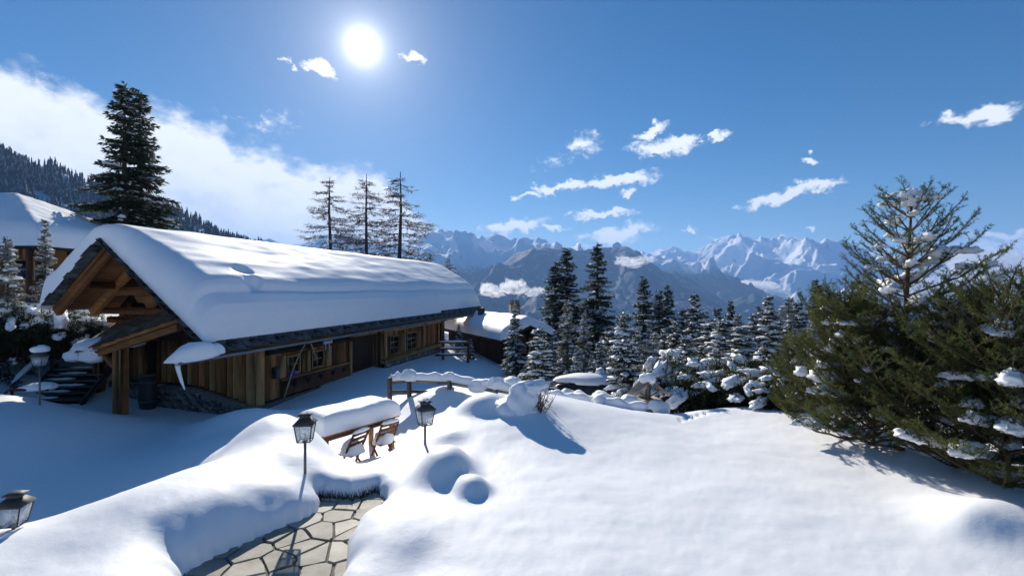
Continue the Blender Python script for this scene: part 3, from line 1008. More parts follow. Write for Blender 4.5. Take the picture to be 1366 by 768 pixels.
def window(parent, x, y0, y1, z0, z1, cols, rows, mat_f='wood_pale_v', out=1):
    """casement in a wall plane x = const (facing +x)"""
    w = bpy.data.objects.new('window', None); COL.objects.link(w); w.parent = parent
    fr = .07
    parts = [box(x - .06, x + .05, y0, y0 + fr, z0, z1, .006), box(x - .06, x + .05, y1 - fr, y1, z0, z1, .006),
             box(x - .06, x + .048, y0 + fr, y1 - fr, z1 - fr, z1, .006), box(x - .06, x + .048, y0 + fr, y1 - fr, z0, z0 + fr, .006)]
    obj('frame', join(parts), M[mat_f], w)
    obj('pane', box(x - .035, x - .025, y0 + fr, y1 - fr, z0 + fr, z1 - fr), M['pane'], w)
    for c in range(1, cols):
        yy = y0 + fr + (y1 - y0 - 2 * fr) * c / cols
        obj('glazing_bar', box(x - .045, x + .0, yy - .018, yy + .018, z0 + fr, z1 - fr, .004), M[mat_f], w)
    for c in range(1, rows):
        zz = z0 + fr + (z1 - z0 - 2 * fr) * c / rows
        obj('glazing_bar', box(x - .043, x - .002, y0 + fr, y1 - fr, zz - .016, zz + .016, .004), M[mat_f], w)
    return w


def build_chalet():
    r = np.random.default_rng(21)
    ch = thing('chalet', 'weathered timber chalet with thick snow on its roof, beside the buried table', 'chalet', (E0[0], E0[1], ZB), -TH)
    R = lambda a, b: float(r.uniform(a, b))
    # --- roof decks, underside boards, rafters
    t = .10
    roof = obj('roof', join([prism_xz([(RX, RZ - .02), (.42, roof_z(.42) - .02), (.40, roof_z(.42) - .14), (RX, RZ - .15)], .02, YE - .05),
                             prism_xz([(RX, RZ - .02), (RX, RZ - .15), (-5.62, roof_z(-5.62) - .14), (-5.64, roof_z(-5.64) - .02)], .02, YE - .05)]), M['wood_mid'], ch)
    # purlins that carry the deck and stick out under the verge
    for x in (-.75, -2.0, RX, -4.6):
        zt = float(roof_z(x)) - .17 - (.06 if x == RX else 0)
        h = .22
        obj('purlin', beam((x, .25, zt - h / 2), (x, YE - .4, zt - h / 2), .2, h, .02), M['wood_mid'], ch)
    # barge rafters on both slopes
    for (y, w, h, m) in ((.10, .16, .20, 'wood_mid'), (1.05, .2, .24, 'wood_x')):
        for (xe, s) in ((.32, 1), (-5.55, -1)):
            if y > 1 and s == 1: xe = -.1
            p = (RX + s * .03, y, RZ - .28 - (.04 if y > 1 else 0)); q = (xe, y, float(roof_z(xe)) - .27 - (.04 if y > 1 else 0))
            obj('rafter', beam(p, q, w, h, .015), M[m] if s == -1 and y > 1 else M['wood_mid'], ch)
    for k in range(1, 15):     # rafters behind, seen under the long eave
        y = 2.1 + k * 1.42
        obj('rafter', beam((-1.1, y, float(roof_z(-1.1)) - .24), (.36, y, float(roof_z(.36)) - .22), .11, .15, .01), M['wood_x'], ch)
    # --- slates: eave courses and ragged verge courses
    shared = [new_mesh('slate', *box(-.0, .30, -.15, .15, 0, .022, .004)) for _ in range(3)]
    for i, me in enumerate(shared):
        co = np.empty(len(me.vertices) * 3, np.float32); me.vertices.foreach_get('co', co); co = co.reshape(-1, 3)
        co[:, :2] += r.normal(0, .008, (len(co), 2)); me.vertices.foreach_set('co', co.ravel()); me.update(); me.materials.append(M['slate'])
    ang = math.atan(SR)
    y = .0; k = 0
    while y < YE:
        w = R(.24, .34)
        for row in range(2):
            x0 = .46 - row * .21 + R(-.015, .015) - .30 * math.cos(ang)
            o = link('slate', shared[k % 3], None, roof, loc=(x0, y + w / 2 + row * .1, float(roof_z(x0)) + .004 + .02 * (1 - row) * 0 + .012 * row), rot=(R(-.02, .02), ang + .02, R(-.03, .03)), scale=(1, w / .31, 1)); k += 1
        y += w
    for (s, x1) in ((1, .40), (-1, -5.62)):
        xx = RX + s * .10; angs = math.atan(SR if s > 0 else SL)
        while (xx < x1 - .15) if s > 0 else (xx > x1 + .1):
            st = R(.15, .21)
            for lay in range(2):
                L_ = R(.20, .30)
                o = link('slate', shared[k % 3], None, roof, loc=(xx - s * .06, -.12 - (.12 if s > 0 else 0) + R(-.06, .06), float(roof_z(xx - s * .06)) - .03 + lay * .026), rot=(0, angs * s + (.05 if s > 0 else -.05) + (0 if s > 0 else math.pi) , R(-.09, .09)), scale=(L_ / .3, R(.8, 1.1), 1))
                o.data = shared[k % 3]; k += 1
                if s < 0: o.rotation_euler = (0, angs - .03, math.pi + R(-.09, .09))
            xx += s * st
    for me in shared: pass
    # --- blanket of snow on the roof
    xr = np.concatenate([np.linspace(-5.72, -5.3, 10), np.linspace(-5.2, -3.9, 12), np.linspace(-3.8, -2.9, 18), np.linspace(-2.8, -.6, 40), np.linspace(-.55, .16, 44)])
    yr = np.concatenate([np.linspace(-.26, 1.3, 50), np.linspace(1.36, 21.2, 200), np.linspace(21.25, YE + .1, 36)])
    X, Y = np.meshgrid(xr, yr, indexing='ij')
    topz = np.interp(X, [-5.72, -5.6, -5.2, -4.2, -3.75, -3.45, -3.15, -2.7, -1.2, -.62, -.48, -.40, -.34, -.22, -.06, .05, .12, .16],
                     np.array([2.4, 3.0, 3.26, 4.06, 4.36, 4.46, 4.47, 4.33, 3.47, 3.06, 2.93, 2.80, 2.58, 2.46, 2.28, 2.0, 1.68, 1.36]) - ZB)
    bot = np.maximum(roof_z(X) + .02, 0)
    th = np.maximum(topz - bot, .0)
    # second, lower step along the eave and its undulation
    th = th + .05 * fbm(X * .5, Y * .22, 3.0, 3) + .03 * fbm(X * 1.4, Y * .35, 8.0, 3) * np.clip((X + 5.3) / .5, 0, 1)
    stepm = np.exp(-((X + .22) / .10) ** 2) * np.clip((Y - 1.6) / .6, 0, 1) * np.clip((15.2 - Y) / .6, 0, 1)
    th = th + .05 * stepm
    for (px, py) in ((322, 358), (336, 371)):
        for xq in np.linspace(.1, -3.2, 90):
            yq, zq = gx(px, py, xq)
            if zq <= np.interp(xq, xr, topz[:, 60]) + .02: break
        dd = ((X - xq - .05) / .15) ** 2 + ((Y - yq) / .26) ** 2
        th = th - .30 * np.exp(-dd ** 3)
    rnd_n = np.clip((Y + .26) / (.16 + .75 * np.clip((X + 3.7) / 2.0, 0, 1)), 0, 1); rnd_f = np.clip((YE + .1 - Y) / 1.0, 0, 1)
    th = np.maximum(th, .01) * (1 - (1 - rnd_n) ** 2.3) ** (1 / 2.3) * (1 - (1 - rnd_f) ** 2.3) ** (1 / 2.3)
    # the far part of the eave is bare a little higher up
    n, m = X.shape
    Xs = X - .12 * np.clip((Y - 15.0) / .1, 0, 1) * np.clip((X + .5) / .6, 0, 1)
    top = np.stack([Xs, Y, np.maximum(roof_z(Xs) + .02, 0) + th], -1).reshape(-1, 3); bt = np.stack([Xs, Y, roof_z(Xs) + .015], -1).reshape(-1, 3)
    i = np.arange(n - 1)[:, None] * m; j = np.arange(m - 1)[None]
    Fq = np.stack([i + j, i + m + j, i + m + j + 1, i + j + 1], -1).reshape(-1, 4)
    off = n * m
    side = []
    for a in range(n - 1):
        side.append((a * m, off + a * m, off + (a + 1) * m, (a + 1) * m)); e = m - 1
        side.append(((a + 1) * m + e, off + (a + 1) * m + e, off + a * m + e, a * m + e))
    for c in range(m - 1):
        side.append((c + 1, off + c + 1, off + c, c)); e = (n - 1) * m
        side.append((e + c, off + e + c, off + e + c + 1, e + c + 1))
    obj('roof_snow', (np.concatenate([top, bt]), [Fq, np.array(side)]), M['snow'], ch, smooth=True)
    # --- gutter that runs on past the near verge, with brackets, snow lump and icicle
    gz0 = float(roof_z(.46)) - .06
    a = np.linspace(math.pi, 2 * math.pi, 9)
    prof_o = np.stack([.52 + .085 * np.cos(a), gz0 + .085 * np.sin(a)], -1); prof_i = np.stack([.52 + .072 * np.cos(a[::-1]), gz0 + .072 * np.sin(a[::-1])], -1)
    gut = obj('gutter', prism_xz(np.concatenate([prof_o, prof_i]), -1.35, YE - .2), M['gutter'], ch)
    for k in range(9):
        yb = -.9 + k * 2.6
        obj('bracket', box(.42, .61, yb - .02, yb + .02, gz0 - .105, gz0 - .075, .004), M['iron'], gut)
    obj('snow_cap', join([blob((.45, -.78, gz0 + .02), (.24, .72, .36), 3, 18, 11, .14, 1.3, .2), blob((.40, -.22, gz0 + .06), (.2, .34, .25), 8, 14, 9, .14, 1.5, .2)]), M['snow_lump'], ch, smooth=True)
    ic = np.array([(.47, -1.28, gz0 - .02), (.50, -1.27, gz0 - .22), (.55, -1.24, gz0 - .45), (.60, -1.2, gz0 - .66)])
    obj('icicle', tube(ic, [.06, .045, .035, .012], 7), M['snow_lump'], ch, smooth=True)
    # --- gable: dark backing wall painting shade into the loft openings, boards, beams
    YG = 2.1; XC = -.45; XL = -5.55
    zw = 1.05 - ZB
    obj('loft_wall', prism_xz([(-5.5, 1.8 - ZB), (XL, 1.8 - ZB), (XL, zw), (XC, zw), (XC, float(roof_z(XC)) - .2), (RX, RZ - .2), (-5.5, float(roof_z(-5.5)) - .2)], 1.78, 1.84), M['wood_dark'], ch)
    xb0, zb1 = gy(118, 388, 1.2); xb1, _ = gy(184, 388, 1.2)
    zt1 = gy(150, 388, 1.2)[1]; zt2 = gy(140, 414, 1.2)[1]
    obj('tie_beam', beam((RX - 1.45, 1.2, zt1), (RX + 1.5, 1.2, zt1), .24, .27, .03), M['wood_mid'], ch)
    obj('tie_beam', beam((RX - 2.0, 1.22, zt2), (RX + 2.2, 1.22, zt2), .22, .2, .03), M['wood_mid'], ch)
    obj('tie_beam', beam((RX - 2.1, 1.5, zt2 - .3), (RX + 2.6, 1.5, zt2 - .3), .22, .2, .03), M['wood_mid'], ch)
    x = -5.3
    while x < -.95:
        w = R(.17, .26); xm = x + w / 2
        lo = zt2 - .42; hi = min(float(roof_z(x)), float(roof_z(x + w))) - .42
        hole = (RX - 1.35 < xm < RX - .25) or (RX + .9 < xm < RX + 1.3)
        for (s0, s1) in (((lo, zt2 + .1), (zt1 + .02, min(hi, zt1 + .35))) if hole else ((lo, min(hi, zt1 + .35)),)):
            if s1 - s0 > .08: obj('plank', box(x + .005, x + w - .005, 1.72 - R(0, .03), 1.78, s0, s1, .007), M['wood_mid_v'], ch)
        x += w
    bz = zt1 - .135
    obj('bracket', prism_xz([(RX - .62, bz), (RX - .45, bz - .2), (RX - .2, bz - .24), (RX - .1, bz - .36), (RX + .15, bz - .36), (RX + .3, bz - .22), (RX + .62, bz - .16), (RX + .7, bz)], 1.12, 1.28), M['wood_x'], ch)
    obj('king_post', box(RX + .62, RX + .84, 1.1, 1.32, zt2 - .2, zt1 + .75, .02), M['wood_v'], ch)
    obj('strut', box(RX + 1.32, RX + 1.46, 1.14, 1.28, zt2 + .1, zt1 - .1, .015), M['wood_pale_v'], ch)
    obj('rail', beam((RX + .8, 1.25, zt2 + .14), (RX + 2.1, 1.25, zt2 + .14), .1, .1, .01), M['wood_pale_h'], ch)
    # gable wall boards (uprights), their feet following the stepped plinth
    def plinth_top(x):
        return float(np.interp(x, [-5, -3.2, -2.6, XC], [gy(180, 505, YG)[1], gy(240, 510, YG)[1], gy(255, 513, YG)[1], gy(341, 541, YG)[1]]))
    dl, _ = gy(195, 480, YG); dr, _ = gy(215, 480, YG)
    zdoor = gy(205, 457, YG)[1]
    x = XL
    while x < XC - .1:
        w = R(.16, .27); w = min(w, XC - .02 - x)
        top = float(roof_z(x + w / 2)) - .35 if x > RX else zt2 + .1
        top = min(top, 2.5 - ZB)
        if not (x + w > dl and x < dr):
            obj('plank', box(x + .006, x + w - .006, YG - .03 - R(0, .035), YG + .03, plinth_top(x) - .02, top, .008), M[('wood_v', 'wood_v', 'wood_pale_v', 'wood_mid_v')[r.integers(4)]], ch)
        else:
            obj('plank', box(x + .006, x + w - .006, YG - .03, YG + .03, zdoor + .1, top, .008), M['wood_v'], ch)
        x += w
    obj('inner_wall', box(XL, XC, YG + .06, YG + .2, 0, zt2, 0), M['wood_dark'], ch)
    # side door under the porch
    dz0 = plinth_top((dl + dr) / 2) - .1
    d = obj('door', box(dl + .05, dr - .05, YG - .005, YG + .05, dz0, zdoor + .08, .01), M['wood_dark'], ch)
    obj('handle', box(dr - .14, dr - .11, YG - .06, YG - .008, dz0 + .9, dz0 + 1.02, .004), M['iron'], d)
    for xx in (dl, dr): obj('door_post', box(xx - .06, xx + .06, YG - .12, YG + .06, dz0 - .1, zdoor + .1, .015), M['wood_v'], ch)
    obj('lintel', beam((dl - .5, YG - .06, zdoor + .18), (dr + .75, YG - .06, zdoor + .18), .14, .18, .02), M['wood_x'], ch)
    # --- rubble plinth: core and separate stones
    pl = obj('plinth', join([prism_xz([(XL - .3, -.4), (XC + .12, -.4), (XC + .12, plinth_top(XC) - .03), (-2.6, plinth_top(-2.6) - .03), (XL - .3, plinth_top(XL) - .03)], YG - .35, YG + .1),
                             box(XC - .2, XC + .1, YG + .1, 9.0, -.4, .02), ]), M['mortar'], ch)
    rows = np.arange(-.25, 1.4, .19)
    meshes = []
    for i in range(7):
        V, Fc = box(-.5, .5, -.5, .5, -.5, .5, .14)
        V = V + r.normal(0, .05, V.shape); me = new_mesh('stone', V, Fc); me.materials.append(M['stone']); meshes.append(me)
    for zz in rows:
        x = XL - .25
        while x < XC + .05:
            w = R(.2, .44)
            if zz + .1 < plinth_top(x + w / 2) - .02:
                link('stone', meshes[r.integers(7)], None, pl, loc=(x + w / 2, YG - .33, zz), rot=(R(-.05, .05), R(-.08, .08), R(-.08, .08)), scale=(w * .95, .2 + R(0, .06), .17 + R(0, .03)))
            x += w
    # --- long wall facing the garden
    XW = -.5
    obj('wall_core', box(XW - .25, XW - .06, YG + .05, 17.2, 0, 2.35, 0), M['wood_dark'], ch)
    eav = lambda x: float(roof_z(x)) - .42
    z_sill = .25
    # corner post
    y0, z0 = gx(332, 538, XC); y1, z1 = gx(350, 465, XC)
    obj('corner_post', box(XC - .28, XC + .03, YG - .06, YG + .34, -.05, eav(XC) + .25, .025), M['wood_pale_v'], ch)
    W1 = (gx(381, 500, XW)[0], gx(399, 500, XW)[0]); W2 = (gx(414, 500, XW)[0], gx(431, 500, XW)[0])
    D0 = (gx(466, 500, XW)[0], gx(499, 500, XW)[0])
    B0 = gx(510, 460, -.12)[0]; B1 = gx(584, 460, -.12)[0]
    y = YG + .36
    while y < B0:
        w = R(.17, .28); w = min(w, max(.05, B0 - y))
        ym = y + w / 2; segs = [(0.08, eav(XW) + .3)]
        for (a_, b_, zl, zh) in ((W1[0], W1[1], .72, 1.42), (W2[0], W2[1], .72, 1.42), (D0[0], D0[1], -.2, 1.62)):
            if y + w > a_ + .02 and y < b_ - .02:
                segs = [(s0, min(s1, zl)) for s0, s1 in segs if s0 < zl - .05] + [(max(s0, zh), s1) for s0, s1 in segs if s1 > zh + .05]
        for (s0, s1) in segs:
            obj('plank', box(XW - .05, XW + .0 + R(0, .03), y + .004, y + w - .004, s0, s1, .007), M[('wood_v', 'wood_v', 'wood_pale_v', 'wood_mid_v')[int(ym * 37) % 4]], ch)
        y += w
    window(ch, XW + .02, W1[0], W1[1], .74, 1.40, 2, 2)
    window(ch, XW + .02, W2[0], W2[1], .74, 1.40, 2, 2)
    for (a_, mm) in ((W1[0] - .2, 'wood_pale_v'), (W1[1] + .2, 'wood_v'), (W2[0] - .22, 'wood_pale_v'), (W2[1] + .24, 'wood_pale_v')):
        obj('shutter', box(XW + .02, XW + .07, a_ - .16, a_ + .16, .68, 1.45, .012), M[mm], ch)
    # balustrade board under the windows; dark heart plates paint the shade of cutouts
    br = obj('balustrade', box(XW + .05, XW + .09, W1[0] - .3, D0[0] - .15, .12, .62, .01), M['wood_red'], ch)
    for yy in np.linspace(W1[0] + .3, D0[0] - .5, 5):
        h = []
        for q in np.linspace(0, 2 * math.pi, 18, endpoint=False):
            h.append((.0075 * 16 * math.sin(q) ** 3, .0075 * (13 * math.cos(q) - 5 * math.cos(2 * q) - 2 * math.cos(3 * q) - math.cos(4 * q))))
        h = np.array(h); n = len(h)
        V = np.concatenate([np.column_stack([np.full(n, XW + .094), h[:, 0] + yy, h[:, 1] + .42]), np.column_stack([np.full(n, XW + .089), h[:, 0] + yy, h[:, 1] + .42])])
        obj('heart', (V, [np.array([list(range(n))]), np.array([(i, n + i, n + (i + 1) % n, (i + 1) % n) for i in range(n)])]), M['dark'], br)
    obj('rail', beam((XW + .09, W1[0] - .35, .66), (XW + .09, D0[0] - .1, .66), .12, .08, .01), M['wood_h'], ch)
    obj('head_beam', beam((XW + .1, YG + .4, 1.62), (XW + .1, D0[0] + .1, 1.58), .16, .16, .015), M['wood_dark'], ch)
    # recessed doorway
    obj('door_recess', join([box(XW - .9, XW - .84, D0[0], D0[1], -.2, 1.7), box(XW - .84, XW - .0, D0[0] - .03, D0[0], -.2, 1.7), box(XW - .84, XW - .0, D0[1], D0[1] + .03, -.2, 1.7)]), M['wood_dark'], ch)
    d = obj('door', box(XW - .82, XW - .76, D0[0] + .3, D0[1] - .3, -.1, 1.55, .01), M['wood_red'], ch)
    obj('handle', box(XW - .76, XW - .70, D0[0] + .42, D0[0] + .46, .85, .98, .004), M['iron'], d)
    for yy in (D0[0] - .08, D0[1] + .05): obj('door_post', box(XW - .05, XW + .14, yy - .1, yy + .1, -.1, 1.66, .02), M['wood_pale_v'], ch)
    obj('lintel', beam((XW + .06, D0[0] - .2, 1.74), (XW + .06, D0[1] + .25, 1.74), .16, .2, .02), M['wood_pale_h'], ch)
    # projecting bay with two windows
    XB = -.08
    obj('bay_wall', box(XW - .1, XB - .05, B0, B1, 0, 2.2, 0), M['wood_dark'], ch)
    bw = [(gx(518, 460, XB)[0], gx(531, 460, XB)[0]), (gx(541, 460, XB)[0], gx(555, 460, XB)[0])]
    zs0, zs1 = .58, 1.48
    for yy in (B0 + .1, bw[0][1] + .55, bw[1][1] + .75, B1 - .12):
        obj('bay_post', box(XB - .12, XB + .09, yy - .11, yy + .11, .3, 1.72, .02), M['wood_pale_v'], ch)
    obj('bay_beam', beam((XB + .0, B0 - .05, 1.80), (XB + .0, B1 + .1, 1.80), .24, .22, .02), M['wood_pale_h'], ch)
    obj('bay_sill', beam((XB + .02, B0 - .05, .44), (XB + .02, B1 + .1, .44), .26, .2, .02), M['wood_pale_h'], ch)
    y = B0
    while y < B1:
        w = min(R(.18, .28), B1 - y)
        segs = [(.45, 1.8)]
        for (a_, b_) in bw:
            if y + w > a_ + .02 and y < b_ - .02: segs = [(.45, zs0), (zs1, 1.8)]
        for s0, s1 in segs: obj('plank', box(XB - .06, XB - .01 + R(0, .02), y + .004, y + w - .004, s0, s1, .006), M['wood_v'], ch)
        y += w
    for (a_, b_) in bw:
        window(ch, XB + .03, a_, b_, zs0, zs1, 2, 3)
        obj('shutter', box(XB + .03, XB + .07, b_ + .06, b_ + .46, zs0, zs1, .01), M['wood_v'], ch)
    bp = obj('bay_plinth', box(XW - .1, XB + .05, B0 + .05, B1 + .4, -.5, .34, .02), M['mortar'], ch)
    for zz in (-.2, .02, .22):
        y = B0 + .1
        while y < B1 + .3:
            w = R(.3, .6)
            link('stone', meshes[r.integers(7)], None, bp, loc=(XB + .02, y + w / 2, zz), rot=(R(-.06, .06), 0, math.pi / 2), scale=(w * .95, .18, .19)); y += w
    # posts and floor of the open porch at the far end
    for yy in (B1 + .25, YE - .6): obj('porch_post', box(XB - .1, XB + .12, yy - .11, yy + .11, -.5, eav(XB) + .25, .02), M['wood_red'], ch)
    # --- small porch on the gable: posts, sloping slate roof, braces
    (xr_, zr_) = gy(238, 424, .12); (xl_, zl_) = gy(92, 473, .12)
    slope = (zr_ - zl_) / (xr_ - xl_); an = math.atan(slope)
    (xbl, zbl) = gy(165, 423, 2.05); (xbr, _q) = gy(233, 419, 2.05)
    ky = (zbl - (zl_ + (xbl - xl_) * slope)) / 1.95
    pz = lambda x, y: zl_ + (x - xl_) * slope + ky * (y - .1)
    pts = [(xl_, .1), (xr_, .1), (xbr, 2.05), (xbl - .5, 2.05)]
    V = [(x, y, pz(x, y) - .02) for x, y in pts] + [(x, y, pz(x, y) - .12) for x, y in pts]
    pr = obj('porch_roof', (np.array(V), [np.array([(0, 1, 2, 3), (7, 6, 5, 4), (0, 4, 5, 1), (1, 5, 6, 2), (2, 6, 7, 3), (3, 7, 4, 0)])]), M['wood_x'], ch)
    me = new_mesh('slate', *box(-.19, .19, -.15, .15, 0, .022, .004)); me.materials.append(M['slate_moss'])
    nx_ = int((xr_ - xl_) / .26)
    for i in range(nx_ + 1):
        for k in range(8):
            xx = xl_ + .05 + i * .26; yy = .12 + k * .265 + (.1 if i % 2 else 0) + R(-.01, .01)
            f = (yy - .1) / 1.95
            if xx > xr_ + (xbr - xr_) * f - .05 or xx < xl_ + (xbl - .5 - xl_) * f or yy > 2.1: continue
            link('slate', me, None, pr, loc=(xx, yy, pz(xx, yy) + .012), rot=(math.atan(ky) + R(-.02, .02), -an + .045, R(-.04, .04)), scale=(1, .86, 1))
    obj('porch_beam', beam((xl_ + .3, .22, zl_ + .3 * slope - .22), (xr_ - .1, .22, zr_ - .25), .16, .2, .02), M['wood_x'], ch)
    x1p, z1p = gy(160, 553, .3); x2p, z2p = gy(129, 540, 1.3)
    p1 = obj('porch_post', box(x1p - .15, x1p + .15, .18, .46, -.3, zl_ + (x1p - xl_) * slope - .15, .03), M['wood_v'], ch)
    p2 = obj('porch_post', box(x2p - .13, x2p + .13, 1.25, 1.5, -.3, zl_ + (x2p - xl_) * slope - .15, .03), M['wood_v'], ch)
    zb = zl_ + (x1p - xl_) * slope - .2
    obj('brace', beam((x1p - .02, .3, zb - .75), (x1p - .6, .3, zb - .28), .1, .12, .01), M['wood_x'], ch)
    xs0, xs1 = xl_ - .05, xl_ + 1.25
    zc = lambda x: zl_ + (x - xl_) * slope
    obj('snow_cap', join([blob(((xs0 + xs1) / 2, .85, zc((xs0 + xs1) / 2) + .02), (.78, .92, .30), 5, 20, 11, .14, 1.5, .25), blob((xs0 + .15, .35, zc(xs0) - .05), (.38, .42, .30), 9, 16, 9, .2, 1.7, .5),
                          blob((xs0 + .75, .25, zc(xs0 + .5) - .16), (.42, .24, .24), 13, 16, 9, .2, 1.7, .9)]), M['snow_lump'], ch, smooth=True)
    return ch


chalet = build_chalet()
chalet_M = Matrix.Translation((E0[0], E0[1], ZB)) @ Matrix.Rotation(-TH, 4, 'Z')


def from_chalet(x, y, z):
    return np.array(chalet_M @ Vector((x, y, z)))

# ------------------------------------------------------------------ trees
def kites(p, d, L_, w, side):
    """leaf-like quads: base p, direction d, length, width, side vector"""
    a = p; b = p + d * (L_ * .45)[:, None] + side * (w / 2)[:, None]; c = p + d * L_[:, None]; e = p + d * (L_ * .45)[:, None] - side * (w / 2)[:, None]
    V = np.stack([a, b, c, e], 1).reshape(-1, 3)
    return V, np.arange(len(V)).reshape(-1, 4)


def norm(v):
    return v / (np.linalg.norm(v, axis=-1, keepdims=True) + 1e-9)


def spruce_mesh(seed, H, R, whorl=.34, droop=.45, snow=.6, dens=1.0, blade=.16, power=.85, gap=.0, snow_size=1.0):
    """trunk, crown, snow arrays of a spruce H metres tall"""
    r = np.random.default_rng(seed)
    K = []; S = []; tw = []; SK = []
    z = H * (.04 + .05 * r.random())
    bl = []
    while z < H * .985:
        f = z / H
        n = int(round(r.integers(5, 8) * (1 if f < .8 else .8)))
        a0 = r.random() * 6.28
        for k in range(n):
            az = a0 + k * 2 * math.pi / n + r.normal(0, .22)
            L_ = R * ((1 - f) ** power) * (.55 + .62 * r.random()) * (1 - .25 * math.exp(-((f - .02) / .06) ** 2)) + .05
            if r.random() < gap: continue
            bl.append((z + r.normal(0, .5) * whorl, az + r.normal(0, .3), L_, f))
        z += whorl * (1.0 - .45 * f) * (.8 + .4 * r.random())
    Vt = []
    for (z, az, L_, f) in bl:
        up = .10 + .5 * f ** 2; dr = droop * (1 - .6 * f) * (.7 + .6 * r.random())
        o = np.array([math.cos(az), math.sin(az), 0.0]); sd_ = np.array([-math.sin(az), math.cos(az), 0.0])
        pos = lambda t: np.stack([o[0] * L_ * t + 0, o[1] * L_ * t + 0, z + L_ * (up * t - dr * t ** 2 + .22 * dr * t ** 4)], -1)
        m = max(4, int(L_ / blade * 2.0 * dens))
        t = np.linspace(.12, 1, m) + r.normal(0, .02, m)
        t = np.clip(t, .05, 1.02)
        pb = pos(t); tl = np.clip(.50 * L_ * (1.05 - t) ** .8 + .05, .06, .75) * r.uniform(.7, 1.15, m)
        for sg in (-1, 1):
            dv = norm(o[None] * .75 + sd_[None] * sg * .8 + np.array([0, 0, -.18]) + r.normal(0, .12, (m, 3)))
            nn = np.maximum(1, np.ceil(tl / (blade * .8))).astype(int)
            for q in range(int(nn.max())):
                sel = nn > q
                base = pb[sel] + dv[sel] * (q * blade * .72)
                base[:, 2] -= .10 * (q * blade) ** 1.3
                for e in (-1, 0, 1):
                    d2 = norm(dv[sel] + (o * .45 - sd_ * sg * .2) * (e + .2) * .6 + np.array([0, 0, -.15 - .18 * abs(e)]) + r.normal(0, .16, (int(sel.sum()), 3)))
                    sv = norm(np.cross(d2, np.array([0, 0, 1.0])) + r.normal(0, .45, d2.shape))
                    K.append(kites(base, d2, blade * r.uniform(.8, 1.35, len(base)), blade * .34 * r.uniform(.8, 1.3, len(base)), sv)[0])
        d2 = norm(np.tile(o, (3, 1)) + r.normal(0, .3, (3, 3)) + [0, 0, .1])
        K.append(kites(np.repeat(pos(np.array([.98])), 3, 0), d2, np.full(3, blade), np.full(3, blade * .35), norm(np.cross(d2, r.normal(0, 1, (3, 3)))))[0])
        if r.random() < snow + .25:
            sel = r.random(m) < .75
            for sg in (-1, 1):
                b_ = pb[sel] + [0, 0, .025]; k_ = len(b_)
                if not k_: continue
                d_ = norm(o[None] * .8 + sd_[None] * sg * r.uniform(.2, 1.0, (k_, 1)) + r.normal(0, .12, (k_, 3)) + [0, 0, -.2])
                b_ = b_ + d_ * (tl[sel] * r.random(k_) * .8)[:, None]
                h_ = norm(np.cross(d_, np.array([0, 0, 1.0])) + r.normal(0, .4, (k_, 3)))
                SK.append(kites(b_, d_, blade * r.uniform(.6, 1.3, k_), blade * r.uniform(.28, .65, k_) * snow_size, h_)[0])
        tw.append((np.array([0, 0, z]), pos(np.array([.5]))[0], pos(np.array([.95]))[0], .010 + .008 * L_))
        if r.random() < snow * .6 and L_ > .15:
            nb = 1 if L_ < .9 else 2
            for q in range(nb):
                tt = (.35 + .6 * (q + r.random() * .8) / nb); p = pos(np.array([min(tt, .97)]))[0]
                wv = snow_size * min(.26, (.08 + .17 * L_ * (1.1 - tt))) * r.uniform(.6, 1.2)
                S.append(blob(p + [0, 0, .03], (wv * 1.7, wv * .75, wv * r.uniform(.35, .6)), r.random() * 50, 9, 6, .5, 2.4, .5, az))
    # leader
    d2 = norm(r.normal(0, .5, (26, 3)) + [0, 0, .9]); zz = H * (.9 + .1 * r.random(26))
    K.append(kites(np.column_stack([0 * zz, 0 * zz, zz]), d2, np.full(26, blade * .9), np.full(26, blade * .3), norm(np.cross(d2, r.normal(0, 1, (26, 3)))))[0])
    Vk = np.concatenate(K); crown = (Vk, [np.arange(len(Vk)).reshape(-1, 4)])
    trunk = [tube([(0, 0, -.4), (0, 0, H * .5), (0, 0, H * .98)], [.022 * H * .8, .013 * H * .8, .004 * H * .5], 7)]
    for (a, b, c, w) in tw: trunk.append(tube([a, b, c], [w, w * .6, w * .25], 3, False))
    if SK:
        Vq = np.concatenate(SK); S.append((Vq, [np.arange(len(Vq)).reshape(-1, 4)]))
    return join(trunk), crown, (join(S) if S else None)


